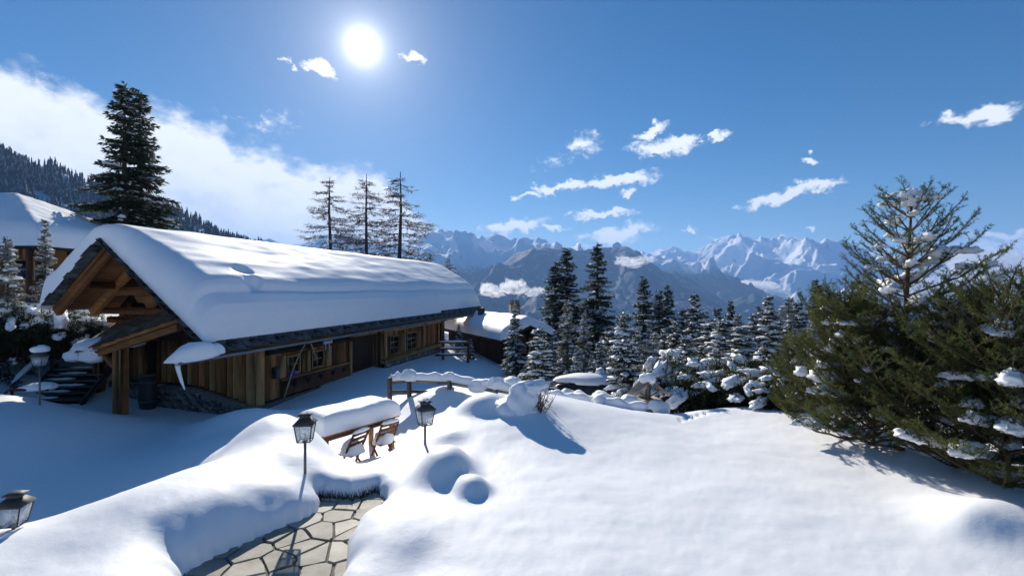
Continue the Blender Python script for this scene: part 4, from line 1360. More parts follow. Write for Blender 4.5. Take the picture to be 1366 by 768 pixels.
def larch_mesh(seed, H, R):
    r = np.random.default_rng(seed)
    trunk = [tube([(0, 0, -.5), (.04, 0, H * .4), (-.03, .02, H * .75), (0, 0, H)], [.011 * H, .008 * H, .0045 * H, .012], 7)]
    K = []; S = []
    z = H * .16
    while z < H * .97:
        f = z / H
        for k in range(r.integers(3, 6)):
            az = r.random() * 6.28; L_ = R * (1 - f) ** .8 * r.uniform(.55, 1.15) + .12
            o = np.array([math.cos(az), math.sin(az), 0]); t = np.linspace(0, 1, 6)
            pts = o[None] * (L_ * t)[:, None] + np.array([0, 0, 1]) * (z + L_ * (-.12 * t - .28 * t ** 2 + .34 * t ** 4))[:, None]
            pts[1:] += r.normal(0, .03 * L_, (5, 3))
            trunk.append(tube(pts, np.linspace(.008 + .011 * L_, .006, 6), 3, False))
            m = int(14 + 34 * L_)
            tt = r.uniform(.15, 1, m); idx = np.clip((tt * 5).astype(int), 0, 4); fr = (tt * 5 - idx)[:, None]
            p = pts[idx] * (1 - fr) + pts[idx + 1] * fr
            d = norm(o[None] * .55 + r.normal(0, .55, (m, 3)) + [0, 0, -.42])
            K.append(kites(p, d, r.uniform(.16, .46, m) * (.5 + .25 * L_), np.full(m, .022), norm(np.cross(d, r.normal(0, 1, (m, 3)))))[0])
            m2 = int(3 + 5 * L_)
            tt = r.uniform(.25, 1, m2); idx = np.clip((tt * 5).astype(int), 0, 4); fr = (tt * 5 - idx)[:, None]
            p2 = pts[idx] * (1 - fr) + pts[idx + 1] * fr + [0, 0, .02]
            d = norm(o[None] + r.normal(0, .35, (m2, 3)) + [0, 0, -.15])
            S.append(kites(p2, d, r.uniform(.18, .40, m2), np.full(m2, .055), norm(np.cross(d, np.array([0, 0, 1.0])) + r.normal(0, .3, (m2, 3))))[0])
        z += .16 + .22 * r.random()
    Vk = np.concatenate(K); Vs = np.concatenate(S)
    return join(trunk), (Vk, [np.arange(len(Vk)).reshape(-1, 4)]), (Vs, [np.arange(len(Vs)).reshape(-1, 4)])


def pine_mesh(seed, H, R, lean=(0, 0), zlow=.05, dens=1.0, needle=.046, width=.0075, top_open=.55, dry=.0, step=.0058, bias=None, snow=.3, per_whorl=(4, 6), whorl=.27, power=.75):
    """young pine: whorls of rising limbs, side shoots, bottle-brush needles"""
    r = np.random.default_rng(seed)
    lx, ly = lean
    tr = lambda z: np.array([lx * (z / H) ** 1.2, ly * (z / H) ** 1.2, z])
    zz = np.linspace(-.4, H, 12)
    wood = [tube([tr(max(z, 0)) if z > 0 else np.array([0, 0, z]) for z in zz], np.linspace(.022 * H * .75, .010, 12), 8)]
    shoots = []       # (points p0,p1, age)
    snowp = []
    z = H * zlow
    while z < H * .97:
        f = z / H
        n = r.integers(*per_whorl); a0 = r.random() * 6.28
        for k in range(n):
            az = a0 + k * 6.283 / n + r.normal(0, .2)
            L_ = R * (1 - f) ** power * r.uniform(.75, 1.15) + .10
            if bias is not None: L_ *= 1 + .35 * math.cos(az - bias)
            el = math.radians(r.uniform(8, 26) + 24 * f)
            o = np.array([math.cos(az) * math.cos(el), math.sin(az) * math.cos(el), math.sin(el)])
            m = max(4, int(L_ / .16)); t = np.linspace(0, 1, m + 1)
            sag = -.10 * (1 - f)
            pts = tr(z)[None] + o[None] * (L_ * t)[:, None] + np.array([0, 0, 1]) * (L_ * (sag * t + .22 * t ** 2.5))[:, None]
            pts[1:] += np.cumsum(r.normal(0, .016, (m, 3)), 0)
            wood.append(tube(pts, np.linspace(.007 + .011 * L_, .0045, m + 1), 5, False))
            for q in range(m):
                if t[q + 1] > .35 or r.random() < .25: shoots.append((pts[q], pts[q + 1], t[q]))
            hd = norm(pts[-1] - pts[-2])
            # side limbs
            ns = max(2, int(L_ / .105 * dens))
            for q in range(ns):
                tq = .22 + .78 * (q + r.random()) / ns
                if f > top_open and tq < .30: continue
                i = min(int(tq * m), m - 1); p = pts[i] + (pts[i + 1] - pts[i]) * (tq * m - i)
                sg = 1 if q % 2 else -1
                hor = norm(np.cross(o, [0, 0, 1.0]))
                l2 = (.10 + .42 * L_ * (1 - tq) ** .7 * r.uniform(.6, 1.1)) * (.9 if f < .7 else .8)
                dv = norm(o * .75 + hor * sg * r.uniform(.5, .95) + np.array([0, 0, r.uniform(-.05, .35)]))
                m2 = max(1, int(l2 / .12)); t2 = np.linspace(0, 1, m2 + 1)
                pp = p[None] + dv[None] * (l2 * t2)[:, None] + np.array([0, 0, 1]) * (.18 * l2 * t2 ** 2)[:, None]
                if l2 > .2: wood.append(tube(pp, np.linspace(.006, .003, m2 + 1), 3, False))
                for e in range(m2): shoots.append((pp[e], pp[e + 1], tq))
                for e in range(int(l2 / .085 * dens)):
                    te = r.uniform(.25, 1); b = p + dv * l2 * te + [0, 0, .18 * l2 * te ** 2]
                    d3 = norm(dv * .7 + norm(np.cross(dv, [0, 0, 1.0])) * r.choice([-1, 1]) * .75 + [0, 0, r.uniform(.0, .6)])
                    shoots.append((b, b + d3 * r.uniform(.07, .16), tq))
            # upright tips
            for e in range(3):
                d3 = norm(hd + r.normal(0, .45, 3) + [0, 0, .45]); shoots.append((pts[-1], pts[-1] + d3 * r.uniform(.08, .16), 1.0))
            if r.random() < snow:
                i = int(r.uniform(.35, .85) * m); snowp.append((pts[i], az, L_))
        z += whorl * r.uniform(.8, 1.2) * (1.0 - .2 * f)
    A = np.array([s[0] for s in shoots]); B = np.array([s[1] for s in shoots]); age = np.array([s[2] for s in shoots])
    Ls = np.linalg.norm(B - A, axis=1); D = norm(B - A)
    cnt = np.maximum(3, (Ls / step).astype(int))
    idx = np.repeat(np.arange(len(A)), cnt)
    u = r.random(len(idx))[:, None]
    p = A[idx] + (B - A)[idx] * u
    rad = norm(np.cross(D[idx], r.normal(0, 1, (len(idx), 3))))
    d = norm(D[idx] * r.uniform(.55, 1.1, (len(idx), 1)) + rad)
    L_ = needle * r.uniform(.7, 1.2, len(idx))
    sv = norm(np.cross(d, r.normal(0, 1, (len(idx), 3))))
    V = np.stack([p - sv * width / 2, p + sv * width / 2, p + d * L_[:, None]], 1).reshape(-1, 3)
    crown = (V, [np.arange(len(V)).reshape(-1, 3)])
    S = []
    for (q, az, l_) in snowp:
        w = min(.17, .05 + .085 * l_) * r.uniform(.6, 1.2)
        o = np.array([math.cos(az), math.sin(az), .15]); parts = []
        for e in range(r.integers(2, 5)):
            parts.append(blob(q + o * w * (e - 1) * r.uniform(.7, 1.1) + r.normal(0, w * .25, 3) * [1, 1, .4] + [0, 0, w * .2], (w * r.uniform(.7, 1.25), w * r.uniform(.5, .85), w * r.uniform(.38, .7)), r.random() * 40, 14, 10, .5, 2.3, .55, az))
        S.append(join(parts))
    return join(wood), crown, S


def bush_mesh(seed, H, R, n_snow=26, snow_r=.26, blade=.11, shoots=260):
    """low conifer weighed down by pillows of snow"""
    r = np.random.default_rng(seed)
    K = []; wood = []
    for i in range(shoots):
        az = r.random() * 6.28; rr = R * math.sqrt(r.random()); 
        tip = np.array([math.cos(az) * rr, math.sin(az) * rr, H * (1 - .55 * (rr / R) ** 2) * r.uniform(.45, 1.0)])
        base = np.array([tip[0] * .25, tip[1] * .25, 0.0]); mid = (base + tip) / 2 + [tip[0] * .18, tip[1] * .18, -.1]
        pts = np.array([base, mid, tip])
        if i % 3 == 0: wood.append(tube(pts, [.02, .012, .004], 3, False))
        m = 46; t = r.uniform(.45, 1.05, m)[:, None]
        p = base * (1 - t) ** 2 + 2 * mid * t * (1 - t) + tip * t ** 2
        d = norm((tip - mid)[None] * .9 / (np.linalg.norm(tip - mid) + 1e-6) + r.normal(0, .6, (m, 3)))
        K.append(kites(p, d, blade * r.uniform(.7, 1.3, m), np.full(m, blade * .22), norm(np.cross(d, r.normal(0, 1, (m, 3)))))[0])
    S = []
    for i in range(n_snow):
        az = r.random() * 6.28; rr = R * math.sqrt(r.random()) * .95
        c = np.array([math.cos(az) * rr, math.sin(az) * rr, H * (1 - .55 * (rr / R) ** 2) * r.uniform(.55, 1.02)])
        w = snow_r * r.uniform(.5, 1.3)
        b_ = blob((0, 0, 0), (w * r.uniform(1.0, 1.7), w * r.uniform(.6, .9), w * r.uniform(.38, .6)), r.random() * 50, 18, 12, .45, 2.0, .7)
        S.append(xform(b_, Matrix.Translation(tuple(c)) @ Matrix.Rotation(az, 4, 'Z') @ Matrix.Rotation(r.uniform(.1, .9) * min(1, rr / R * 1.3), 4, 'Y')))
    Vk = np.concatenate(K)
    return join(wood), (Vk, [np.arange(len(Vk)).reshape(-1, 4)]), S


def tree_proto(name, arrays, mats, smooth_snow=True):
    tr_, cr_, sn_ = arrays
    d = [('trunk', new_mesh(name + '_trunk', *tr_), M[mats[0]]), ('crown', new_mesh(name + '_crown', *cr_), M[mats[1]])]
    if isinstance(sn_, list):
        for s_ in sn_: d.append(('snow_clump', new_mesh(name + '_snow_clump', s_[0], s_[1], True), M['snow_lump']))
    elif sn_ is not None: d.append(('snow', new_mesh(name + '_snow', sn_[0], sn_[1], smooth_snow), M['snow_lump']))
    for _, me, m in d: me.materials.append(m)
    return name, d


def plant(proto, label, x, y, z, h, rotz=0.0, cat='tree', group=None, lean=0.0, wide=1.0):
    """one tree: h is the scale relative to its mould"""
    name, d = proto
    o = thing(name, label, cat, (x, y, z), rotz, group)
    o.rotation_euler = (lean * .3, lean, rotz)
    o.scale = (h * wide, h * wide, h)
    for pn, me, m in d:
        c = link(pn, me, None, o)
        if pn == 'snow': c['kind'] = 'stuff'
    return o


M['bush_green'] = needle_material('bush_needles', (.02, .03, .014), (.055, .062, .026), 2.0, .3)
SP = [tree_proto('spruce_tree', spruce_mesh(100, 10, 1.75, .33, .62, .34, 1.0, .20), ('bark', 'spruce')),
      tree_proto('spruce_tree', spruce_mesh(101, 10, 2.0, .36, .65, .36, .95, .21, .9), ('bark', 'spruce')),
      tree_proto('spruce_tree', spruce_mesh(102, 10, 1.5, .33, .55, .38, .95, .20, .8), ('bark', 'spruce')),
      tree_proto('spruce_tree', spruce_mesh(103, 6, 1.5, .27, .5, 1.0, .9, .14, .85, .0, 1.25), ('bark', 'spruce')),
      tree_proto('spruce_tree', spruce_mesh(104, 5, 1.05, .22, .5, 1.0, .95, .12, .75, .0, 1.4), ('bark', 'spruce'))]
FR = [tree_proto('frosted_spruce', spruce_mesh(110, 6, 1.35, .28, .55, .5, .8, .13, .85, .08), ('bark', 'spruce_frost')),
      tree_proto('frosted_spruce', spruce_mesh(111, 6, 1.6, .30, .6, .6, .8, .13, .85, .08, 1.2), ('bark', 'spruce_frost'))]
LA = [tree_proto('larch_tree', larch_mesh(120 + i, 10, 2.5), ('bark', 'twig'), False) for i in range(3)]
BU = [tree_proto('snowy_conifer', bush_mesh(130 + i, 1.5, 1.25, 22, .22, .10, 520), ('bark', 'bush_green')) for i in range(3)]


def at_top(px, py_top, Y, proto_h, zb=None):
    """x, ground z and scale so that the top shows at (px, py_top)"""
    x = (px - CX) / F * Y
    z = gz(x, Y) if zb is None else zb
    top = CZ + (CY - py_top) / F * Y
    return x, Y, z - .1, (top - z + .1) / proto_h


def put(proto, H, px, py, Y, label, rot, wide=1.0, cat='tree', zb=None, group=None, lean=0.0):
    x, y, z, s = at_top(px, py, Y, H, zb)
    return plant(proto, label, x, y, z, s, rot, cat, group, lean, wide)


# behind the chalet
put(SP[1], 10, 166, 112, 30, 'tallest dark spruce rising behind the chalet gable', .3, 1.13)
put(SP[0], 10, 186, 122, 31.5, 'slightly shorter dark spruce crowding the tallest one behind the gable', 1.7, 1.28)
put(LA[0], 10, 440, 236, 63, 'bare larch behind the roof, leftmost of the row of three', .4, 1.73)
put(LA[1], 10, 489, 232, 65, 'bare larch behind the roof, middle one of the row of three', 1.9, 1.57)
put(LA[2], 10, 534, 229, 67, 'bare larch behind the roof, rightmost of the row of three', 3.1, 1.81)
put(LA[1], 10, 574, 338, 41, 'small bare larch just showing over the far end of the roof', 2.2, 1.98)
put(LA[0], 10, 600, 341, 46, 'thin larch tip beyond the far roof corner', 5.0, 1.48)
# beyond the fence
put(SP[0], 10, 756, 332, 33, 'tall dark spruce standing left of the tallest one beyond the driveway', .9, 1.47)
put(SP[2], 10, 741, 350, 34, 'dark spruce half hidden at the left side of the tall pair', 2.9, 1.74)
put(SP[1], 10, 797, 325, 34, 'tallest dark spruce beyond the driveway, right one of the pair', 4.1, 1.33)
put(SP[3], 6, 687, 412, 23.5, 'small snow-laden spruce in front of the far brown chalet', .5, 1.00)
put(FR[1], 6, 612, 432, 27, 'little frosted spruce under the far end of the eave', 1.1, .9)
put(SP[4], 5, 627, 452, 26.5, 'knee-high snowy spruce beside the little frosted one', 2.0, 1.35)
put(SP[4], 5, 719, 436, 15.2, 'slim snow-clotted spruce standing just behind the fence rail', .2, 1.28)
put(FR[0], 6, 757, 402, 21.5, 'grey frosted spruce in front of the tall pair', .8, .95)
put(FR[1], 6, 779, 418, 23, 'pale frosted spruce right of the grey frosted one', 3.8, .8)
put(SP[4], 5, 833, 414, 13.6, 'narrow dark spruce behind the snowy car', 3.3, 1.08)
put(SP[3], 6, 800, 455, 19.5, 'low snow-covered spruce behind the car', 2.4, 1.31)
put(SP[0], 10, 859, 370, 27, 'pointed spruce left of the close twin tops in the wood edge', 1.0, 1.28)
put(SP[2], 10, 879, 388, 29, 'left one of the close twin spruce tops in the wood edge', 2.0, 1.36)
put(SP[2], 10, 891, 381, 27.5, 'right one of the close twin spruce tops in the wood edge', .1, 1.28)
put(SP[3], 6, 927, 391, 22, 'snow-dusted spruce standing alone right of the twin tops', 4.4, 0.94)
put(FR[0], 6, 851, 440, 18, 'grey frosted spruce right of the narrow dark one', 4.9, 1.1)
put(FR[1], 6, 872, 445, 17.2, 'bushy pale spruce above the snow-capped post', 1.5, 1.0)
put(SP[4], 5, 945, 428, 19, 'short spruce with round snow lumps behind the bushes', 1.4, 1.49)
put(SP[4], 5, 966, 424, 17.5, 'short spruce right of the round-lumped one', 3.0, 1.62)
put(SP[3], 6, 902, 428, 18.5, 'broad snowy spruce between the post and the bushes', 5.3, 1.12)
put(SP[4], 5, 990, 432, 15.5, 'small dense spruce left of the dark pine at the lawn corner', .6, 1.76)
put(FR[0], 6, 1055, 420, 15, 'frosted spruce filling the gap behind the dark pine', 2.6, 1.1)
put(SP[2], 10, 1090, 374, 21, 'dark spruce with a white tip behind the big pines', 5.6, 1.28)
put(SP[3], 6, 1145, 372, 18, 'spruce top showing left of the tall pine trunk', 1.2, 1.00)
put(SP[1], 10, 1320, 430, 24, 'dark spruce in the gap right of the tall pine', 2.2, 1.45)
put(SP[3], 6, 1005, 418, 18.5, 'snowy spruce top between the alone-standing one and the dark conifer', 1.9, 1.0)
put(SP[2], 10, 975, 402, 24, 'slim spruce tip rising behind the short spruces', .4, 1.1)
put(SP[3], 6, 845, 452, 15.6, 'snow-laden spruce squeezed behind the narrow dark one', 4.2, 1.1)
put(SP[4], 5, 915, 446, 15.8, 'snow-clotted young spruce over the pillowed bushes', 2.7, 1.3)
put(SP[3], 6, 1065, 402, 17, 'broad dark spruce between the dark conifer and the pine thicket', 3.9, .95)
put(SP[3], 6, 1118, 388, 16, 'dark spruce rising behind the bushy pine', 5.1, .9)
put(SP[4], 5, 960, 452, 14.6, 'stubby snow-covered spruce behind the middle bush', 4.6, 1.4)
put(SP[3], 6, 740, 440, 26, 'snowy spruce low between the frosted ones and the far chalet', .9, 1.1)
put(SP[4], 5, 812, 440, 24, 'small spruce under the tallest spruce beyond the driveway', 2.1, 1.4)
rb = np.random.default_rng(88)
belt = [(706, 470, 22, 'low snowy conifer between the far chalet and the slim clotted spruce'), (735, 462, 24, 'frosted conifer at the foot of the tall pair, on its left'),
        (770, 466, 20, 'small snow-thick conifer between the two pale frosted spruces'), (790, 474, 21.5, 'frosted conifer just above the car roof snow'),
        (815, 462, 23, 'snow-dusted conifer right of the tallest spruce foot'), (838, 470, 17, 'snowy conifer hidden at the back of the narrow dark spruce'),
        (860, 455, 19, 'frosted conifer in the belt above the bird table, left side'), (868, 425, 24, 'snow-thick small conifer under the pointed spruce'),
        (886, 440, 21, 'frosted conifer under the close twin tops'), (898, 420, 25, 'snowy conifer right behind the twin tops'),
        (912, 412, 26, 'distant snow-dusted conifer between twin tops and lone spruce'), (920, 455, 17, 'frosted conifer low in front of the lone spruce'),
        (936, 412, 25, 'small conifer touching the right side of the lone spruce'), (950, 440, 20, 'frosted conifer behind the round-lumped short spruce'),
        (958, 410, 27, 'snowy conifer tip far behind the middle bush'), (975, 444, 17, 'snow-heavy conifer above the bush with hanging snow'),
        (984, 420, 22, 'frosted conifer beside the slim spruce tip'), (1000, 446, 15.5, 'stout snow-thick conifer touching the small dense spruce'),
        (1014, 410, 21, 'frosted conifer just left of the upright dark conifer'), (1036, 425, 19, 'snowy conifer just right of the upright dark conifer'),
        (1048, 440, 15, 'snow-dusted conifer low behind the short dark pine'), (1052, 398, 22, 'frosted conifer rising over the gap-filling spruce'),
        (1076, 412, 18, 'snow-thick conifer left of the white-tipped spruce'), (1084, 432, 15, 'frosted conifer behind the left end of the pine thicket'),
        (1100, 396, 21, 'snowy conifer right of the white-tipped spruce'), (1130, 400, 18, 'snow-dusted conifer seen through the bushy pine top'), (1160, 392, 20, 'frosted conifer behind the tall pine boughs')]
for k, (px, py, Y, lab) in enumerate(belt):
    pr, hh = ((SP[3], 6), (FR[1], 6), (SP[4], 5), (FR[0], 6), (SP[3], 6))[k % 5]
    put(pr, hh, px, py, Y, lab, float(rb.uniform(0, 6)), float(rb.uniform(1.0, 1.5)), group='conifers packed in the tree belt')
# left edge
put(FR[0], 6, 60, 296, 17.5, 'tall frosted spruce in front of the upper chalet', 3.6, .62)
put(FR[1], 6, 10, 318, 14.5, 'frosted spruce with heavy snowy boughs at the left edge', .7, .75)
put(FR[1], 6, 95, 345, 21, 'frosted spruce against the left verge of the roof', 2.9, .7)
put(FR[0], 6, -70, 290, 15.5, 'frosted spruce cut off by the left edge', 1.9, .8)
# bushes along the far edge of the lawn
for (px, py, Y, s, lab) in [
        (905, 468, 13.2, 0, 'snow-pillowed conifer bush beside the capped post'), (932, 486, 12.0, 1, 'low conifer bush with two round snow caps behind the animal track'),
        (962, 470, 13.0, 2, 'conifer bush draped in hanging snow, middle of the row'), (985, 492, 11.4, 0, 'dark conifer bush with a long snow drape at the lawn edge'),
        (1015, 478, 12.2, 1, 'conifer bush under broad snow shelves left of the pines'), (1040, 500, 10.6, 2, 'dark low conifer bush against the green pines'),
        (885, 498, 12.6, 1, 'small snow-clotted bush leaning on the capped post'), (805, 488, 18.5, 2, 'snow-drowned bush behind the car roof'),
        (1070, 465, 12.5, 0, 'conifer bush almost hidden behind the front pines')]:
    x, y, z, h = at_top(px, py, Y, 1.5)
    plant(BU[s], lab, x, y, z, max(h, .5), px * .37, 'bush', 'conifer bushes under snow', wide=min(1.25, 1.0 / max(h, .5) * 1.0))

# the pines on the right
PI = [tree_proto('pine_tree', pine_mesh(200, 4.2, 1.85, (.32, .15), .14, 1.0, snow=.5, whorl=.25, power=.72), ('bark_pine', 'pine')),
      tree_proto('pine_tree', pine_mesh(201, 2.4, 1.35, (.1, .0), .03, 1.2, snow=.22, whorl=.16, power=.42, per_whorl=(5, 8)), ('bark_pine', 'pine')),
      tree_proto('pine_tree', pine_mesh(202, 2.9, 1.45, (-.15, .1), .03, 1.2, snow=.25, whorl=.17, power=.42, per_whorl=(5, 8)), ('bark_pine', 'pine'))]


def pine(k, H, px, pyb, zt, label, rot, wide=1.0, zoff=0.0):
    b = PZ(px, pyb, .22)
    s = (zt - b[2]) / H
    return plant(PI[k], label, b[0], b[1], gz(b[0], b[1]) - .05 + zoff, s, rot, 'tree', 'green pines along the right edge of the lawn', wide=wide)


def top_z(py, px, pyb):
    return CZ + (CY - py) / F * PZ(px, pyb, .22)[1]


top = pine(0, 4.2, 1200, 604, top_z(250, 1200, 604), 'tallest green pine with an open snowy top on the right', 0.0, 1.05)
for k, (q, w) in enumerate((((.33, .15, 4.12), .10), ((.25, .12, 4.0), .11), ((.36, .2, 3.92), .09))):
    link('snow_clump', new_mesh('snow_clump', *blob(q, (w, w * .8, w * .9), k * 7, 14, 10, .5, 2.2, .8), True), M['snow_lump'], top)
pine(1, 2.4, 1128, 588, top_z(400, 1128, 588), 'bushy green pine at the left end of the pine thicket', 1.0, .78)
pine(2, 2.9, 1165, 596, top_z(420, 1165, 596), 'dense green pine in front of the tall pine trunk', 2.3, .9)
pine(2, 2.9, 1275, 628, top_z(410, 1275, 628), 'dense green pine right of the tall trunk', 4.4, .9)
pine(1, 2.4, 1345, 655, top_z(392, 1345, 655), 'large green pine bough mass at the right edge', 3.3, .95)
pine(1, 2.4, 1440, 640, top_z(380, 1440, 640), 'green pine cut off by the right edge', 5.2, 1.0)
pine(2, 2.9, 1060, 552, top_z(455, 1060, 552), 'short dark green pine behind the thicket, beside the lawn corner', 5.5, .7)
put(SP[3], 6, 1026, 394, 12.6, 'upright dark green conifer at the lawn corner with snowy shoulders', 2.8, 0.94)

# ------------------------------------------------------------------ other buildings
def roof_field(w, d, h, kx0, kx1, ky0, ky1, thick, seed, nx=70, ny=60, rnd=.5):
    """snow blanket over a low roof of plan w x d; k: rise per metre from each edge (None = gable edge)"""
    xs = np.linspace(0, w, nx); ys = np.linspace(0, d, ny)
    X, Y = np.meshgrid(xs, ys, indexing='ij')
    b = np.full(X.shape, 99.0)
    for k, dist in ((kx0, X), (kx1, w - X), (ky0, Y), (ky1, d - Y)):
        if k: b = np.minimum(b, dist * k)
    b = np.minimum(b, h)
    e = np.minimum(np.minimum(X, w - X), np.minimum(Y, d - Y))
    t = np.clip(e / rnd, 0, 1); t = (1 - (1 - t) ** 2.4) ** (1 / 2.4)
    # soften the hips
    top = b + thick * t + .06 * fbm(X * .6, Y * .6, seed, 3) * t
    n, m = X.shape
    Vt = np.stack([X, Y, top], -1).reshape(-1, 3); Vb = np.stack([X, Y, b - .02], -1).reshape(-1, 3)
    i = np.arange(n - 1)[:, None] * m; j = np.arange(m - 1)[None]
    Fq = np.stack([i + j, i + m + j, i + m + j + 1, i + j + 1], -1).reshape(-1, 4)
    o = n * m; side = []
    for a in range(n - 1):
        side += [(a * m, o + a * m, o + (a + 1) * m, (a + 1) * m), ((a + 1) * m + m - 1, o + (a + 1) * m + m - 1, o + a * m + m - 1, a * m + m - 1)]
    for c in range(m - 1):
        side += [(c + 1, o + c + 1, o + c, c), ((n - 1) * m + c, o + (n - 1) * m + c, o + (n - 1) * m + c + 1, (n - 1) * m + c + 1)]
    deck = (np.concatenate([Vb, Vb - [0, 0, .16]]), [Fq, Fq[:, ::-1] + o, np.array(side)])
    return (np.concatenate([Vt, Vb]), [Fq, np.array(side)]), deck


def build_left_chalet():
    r = np.random.default_rng(31)
    x0, y0 = -35.5, 23.5; w, d = 12.3, 8.0
    zc = CZ + 57 / F * 23.5
    zb = gz(-24, 26) - .3
    ch = thing('chalet', 'upper timber chalet with a thick snow roof at the left edge', 'chalet', (x0, y0, zb))
    sn, deck = roof_field(w, d, 2.6, .6, .47, .62, .62, .95, 3.0, 110, 70, .8)
    up = Matrix.Translation((0, 0, zc - zb))
    obj('roof', xform(deck, up), M['wood_dark'], ch)
    obj('roof_snow', xform(sn, up), M['snow'], ch, smooth=True)
    obj('wall', box(1, w - 1.6, 1.3, d - 1.3, 0, zc - zb + .4), M['wood_dark'], ch)
    x = 1.0
    while x < w - 1.6:
        ww = r.uniform(.22, .36); obj('plank', box(x, min(x + ww - .01, w - 1.6), 1.24 - r.uniform(0, .03), 1.3, .1, zc - zb + .3, .01), M['wood_v'], ch); x += ww
    for k in range(3):
        yy = 2.0 + k * 1.7
        obj('plank', box(w - 1.6, w - 1.55, yy, yy + 1.2, .1, zc - zb + .3, .01), M['wood_v'], ch)
    obj('corner_post', box(w - 1.75, w - 1.45, 1.1, 1.4, 0, zc - zb + .2, .02), M['wood_red'], ch)
    for xx in (7.2, 9.8):
        f = obj('window', box(xx, xx + 1.1, 1.16, 1.26, zc - zb - 1.7, zc - zb - .6, .02), M['wood_pale_v'], ch)
        obj('pane', box(xx + .1, xx + 1.0, 1.145, 1.165, zc - zb - 1.6, zc - zb - .7), M['pane'], f)


def build_far_chalet():
    r = np.random.default_rng(33)
    ang = math.radians(28)
    zc = .43; zb = -1.75
    # local x along the right-hand eave, local y along the receding left-hand eave
    ch = thing('chalet', 'dark brown far chalet with a low snowy roof and tall chimney', 'chalet', (-.55, 25.0, zb), ang)
    sn, deck = roof_field(3.5, 9.0, .75, .42, .42, None, None, .5, 5.0, 60, 70, .5)
    up = Matrix.Translation((0, 0, zc - zb - .45))
    obj('roof', xform(deck, up), M['wood_dark'], ch); obj('roof_snow', xform(sn, up), M['snow'], ch, smooth=True)
    zt = zc - zb - .35
    obj('wall', prism_xz([(.45, -.3), (3.05, -.3), (3.05, zt + .05), (1.75, zt + .5), (.45, zt + .05)], .55, 8.5), M['wood_dark'], ch)
    y = .6
    while y < 8.8:
        w = r.uniform(.22, .36); obj('plank', box(.43 - r.uniform(0, .02), .5, y, y + w - .012, -.2, zt, .008), M['wood_dark'], ch); y += w
    x = .5
    while x < 2.9:
        w = r.uniform(.22, .36); obj('plank', box(x, x + w - .012, .48 - r.uniform(0, .02), .55, -.2, zt + .05, .008), M['wood_dark'], ch); x += w
    for xx in (.8, 1.9):
        f = obj('window', box(xx, xx + .9, .40, .5, .9, 1.8 - .05, .02), M['wood_v'], ch)
        obj('pane', box(xx + .09, xx + .81, .385, .41, .98, 1.66), M['pane'], f)
    cx, cy = 2.6, 3.4; zr = zt + .4
    c = obj('chimney', box(cx - .28, cx + .28, cy - .24, cy + .24, zr - .4, zr + 1.25, .03), M['stone'], ch)
    for k in range(4):
        px_ = cx - .19 + (k % 2) * .38; py_ = cy - .15 + (k // 2) * .3
        obj('chimney_pot', tube([(px_, py_, zr + 1.2), (px_, py_, zr + 1.5)], [.08, .065], 8), M['stone'], c)
    obj('roof_vent', box(1.2, 1.55, 5.4, 5.75, zt + .9, zt + 1.35, .03), M['iron'], ch)


build_left_chalet()
build_far_chalet()


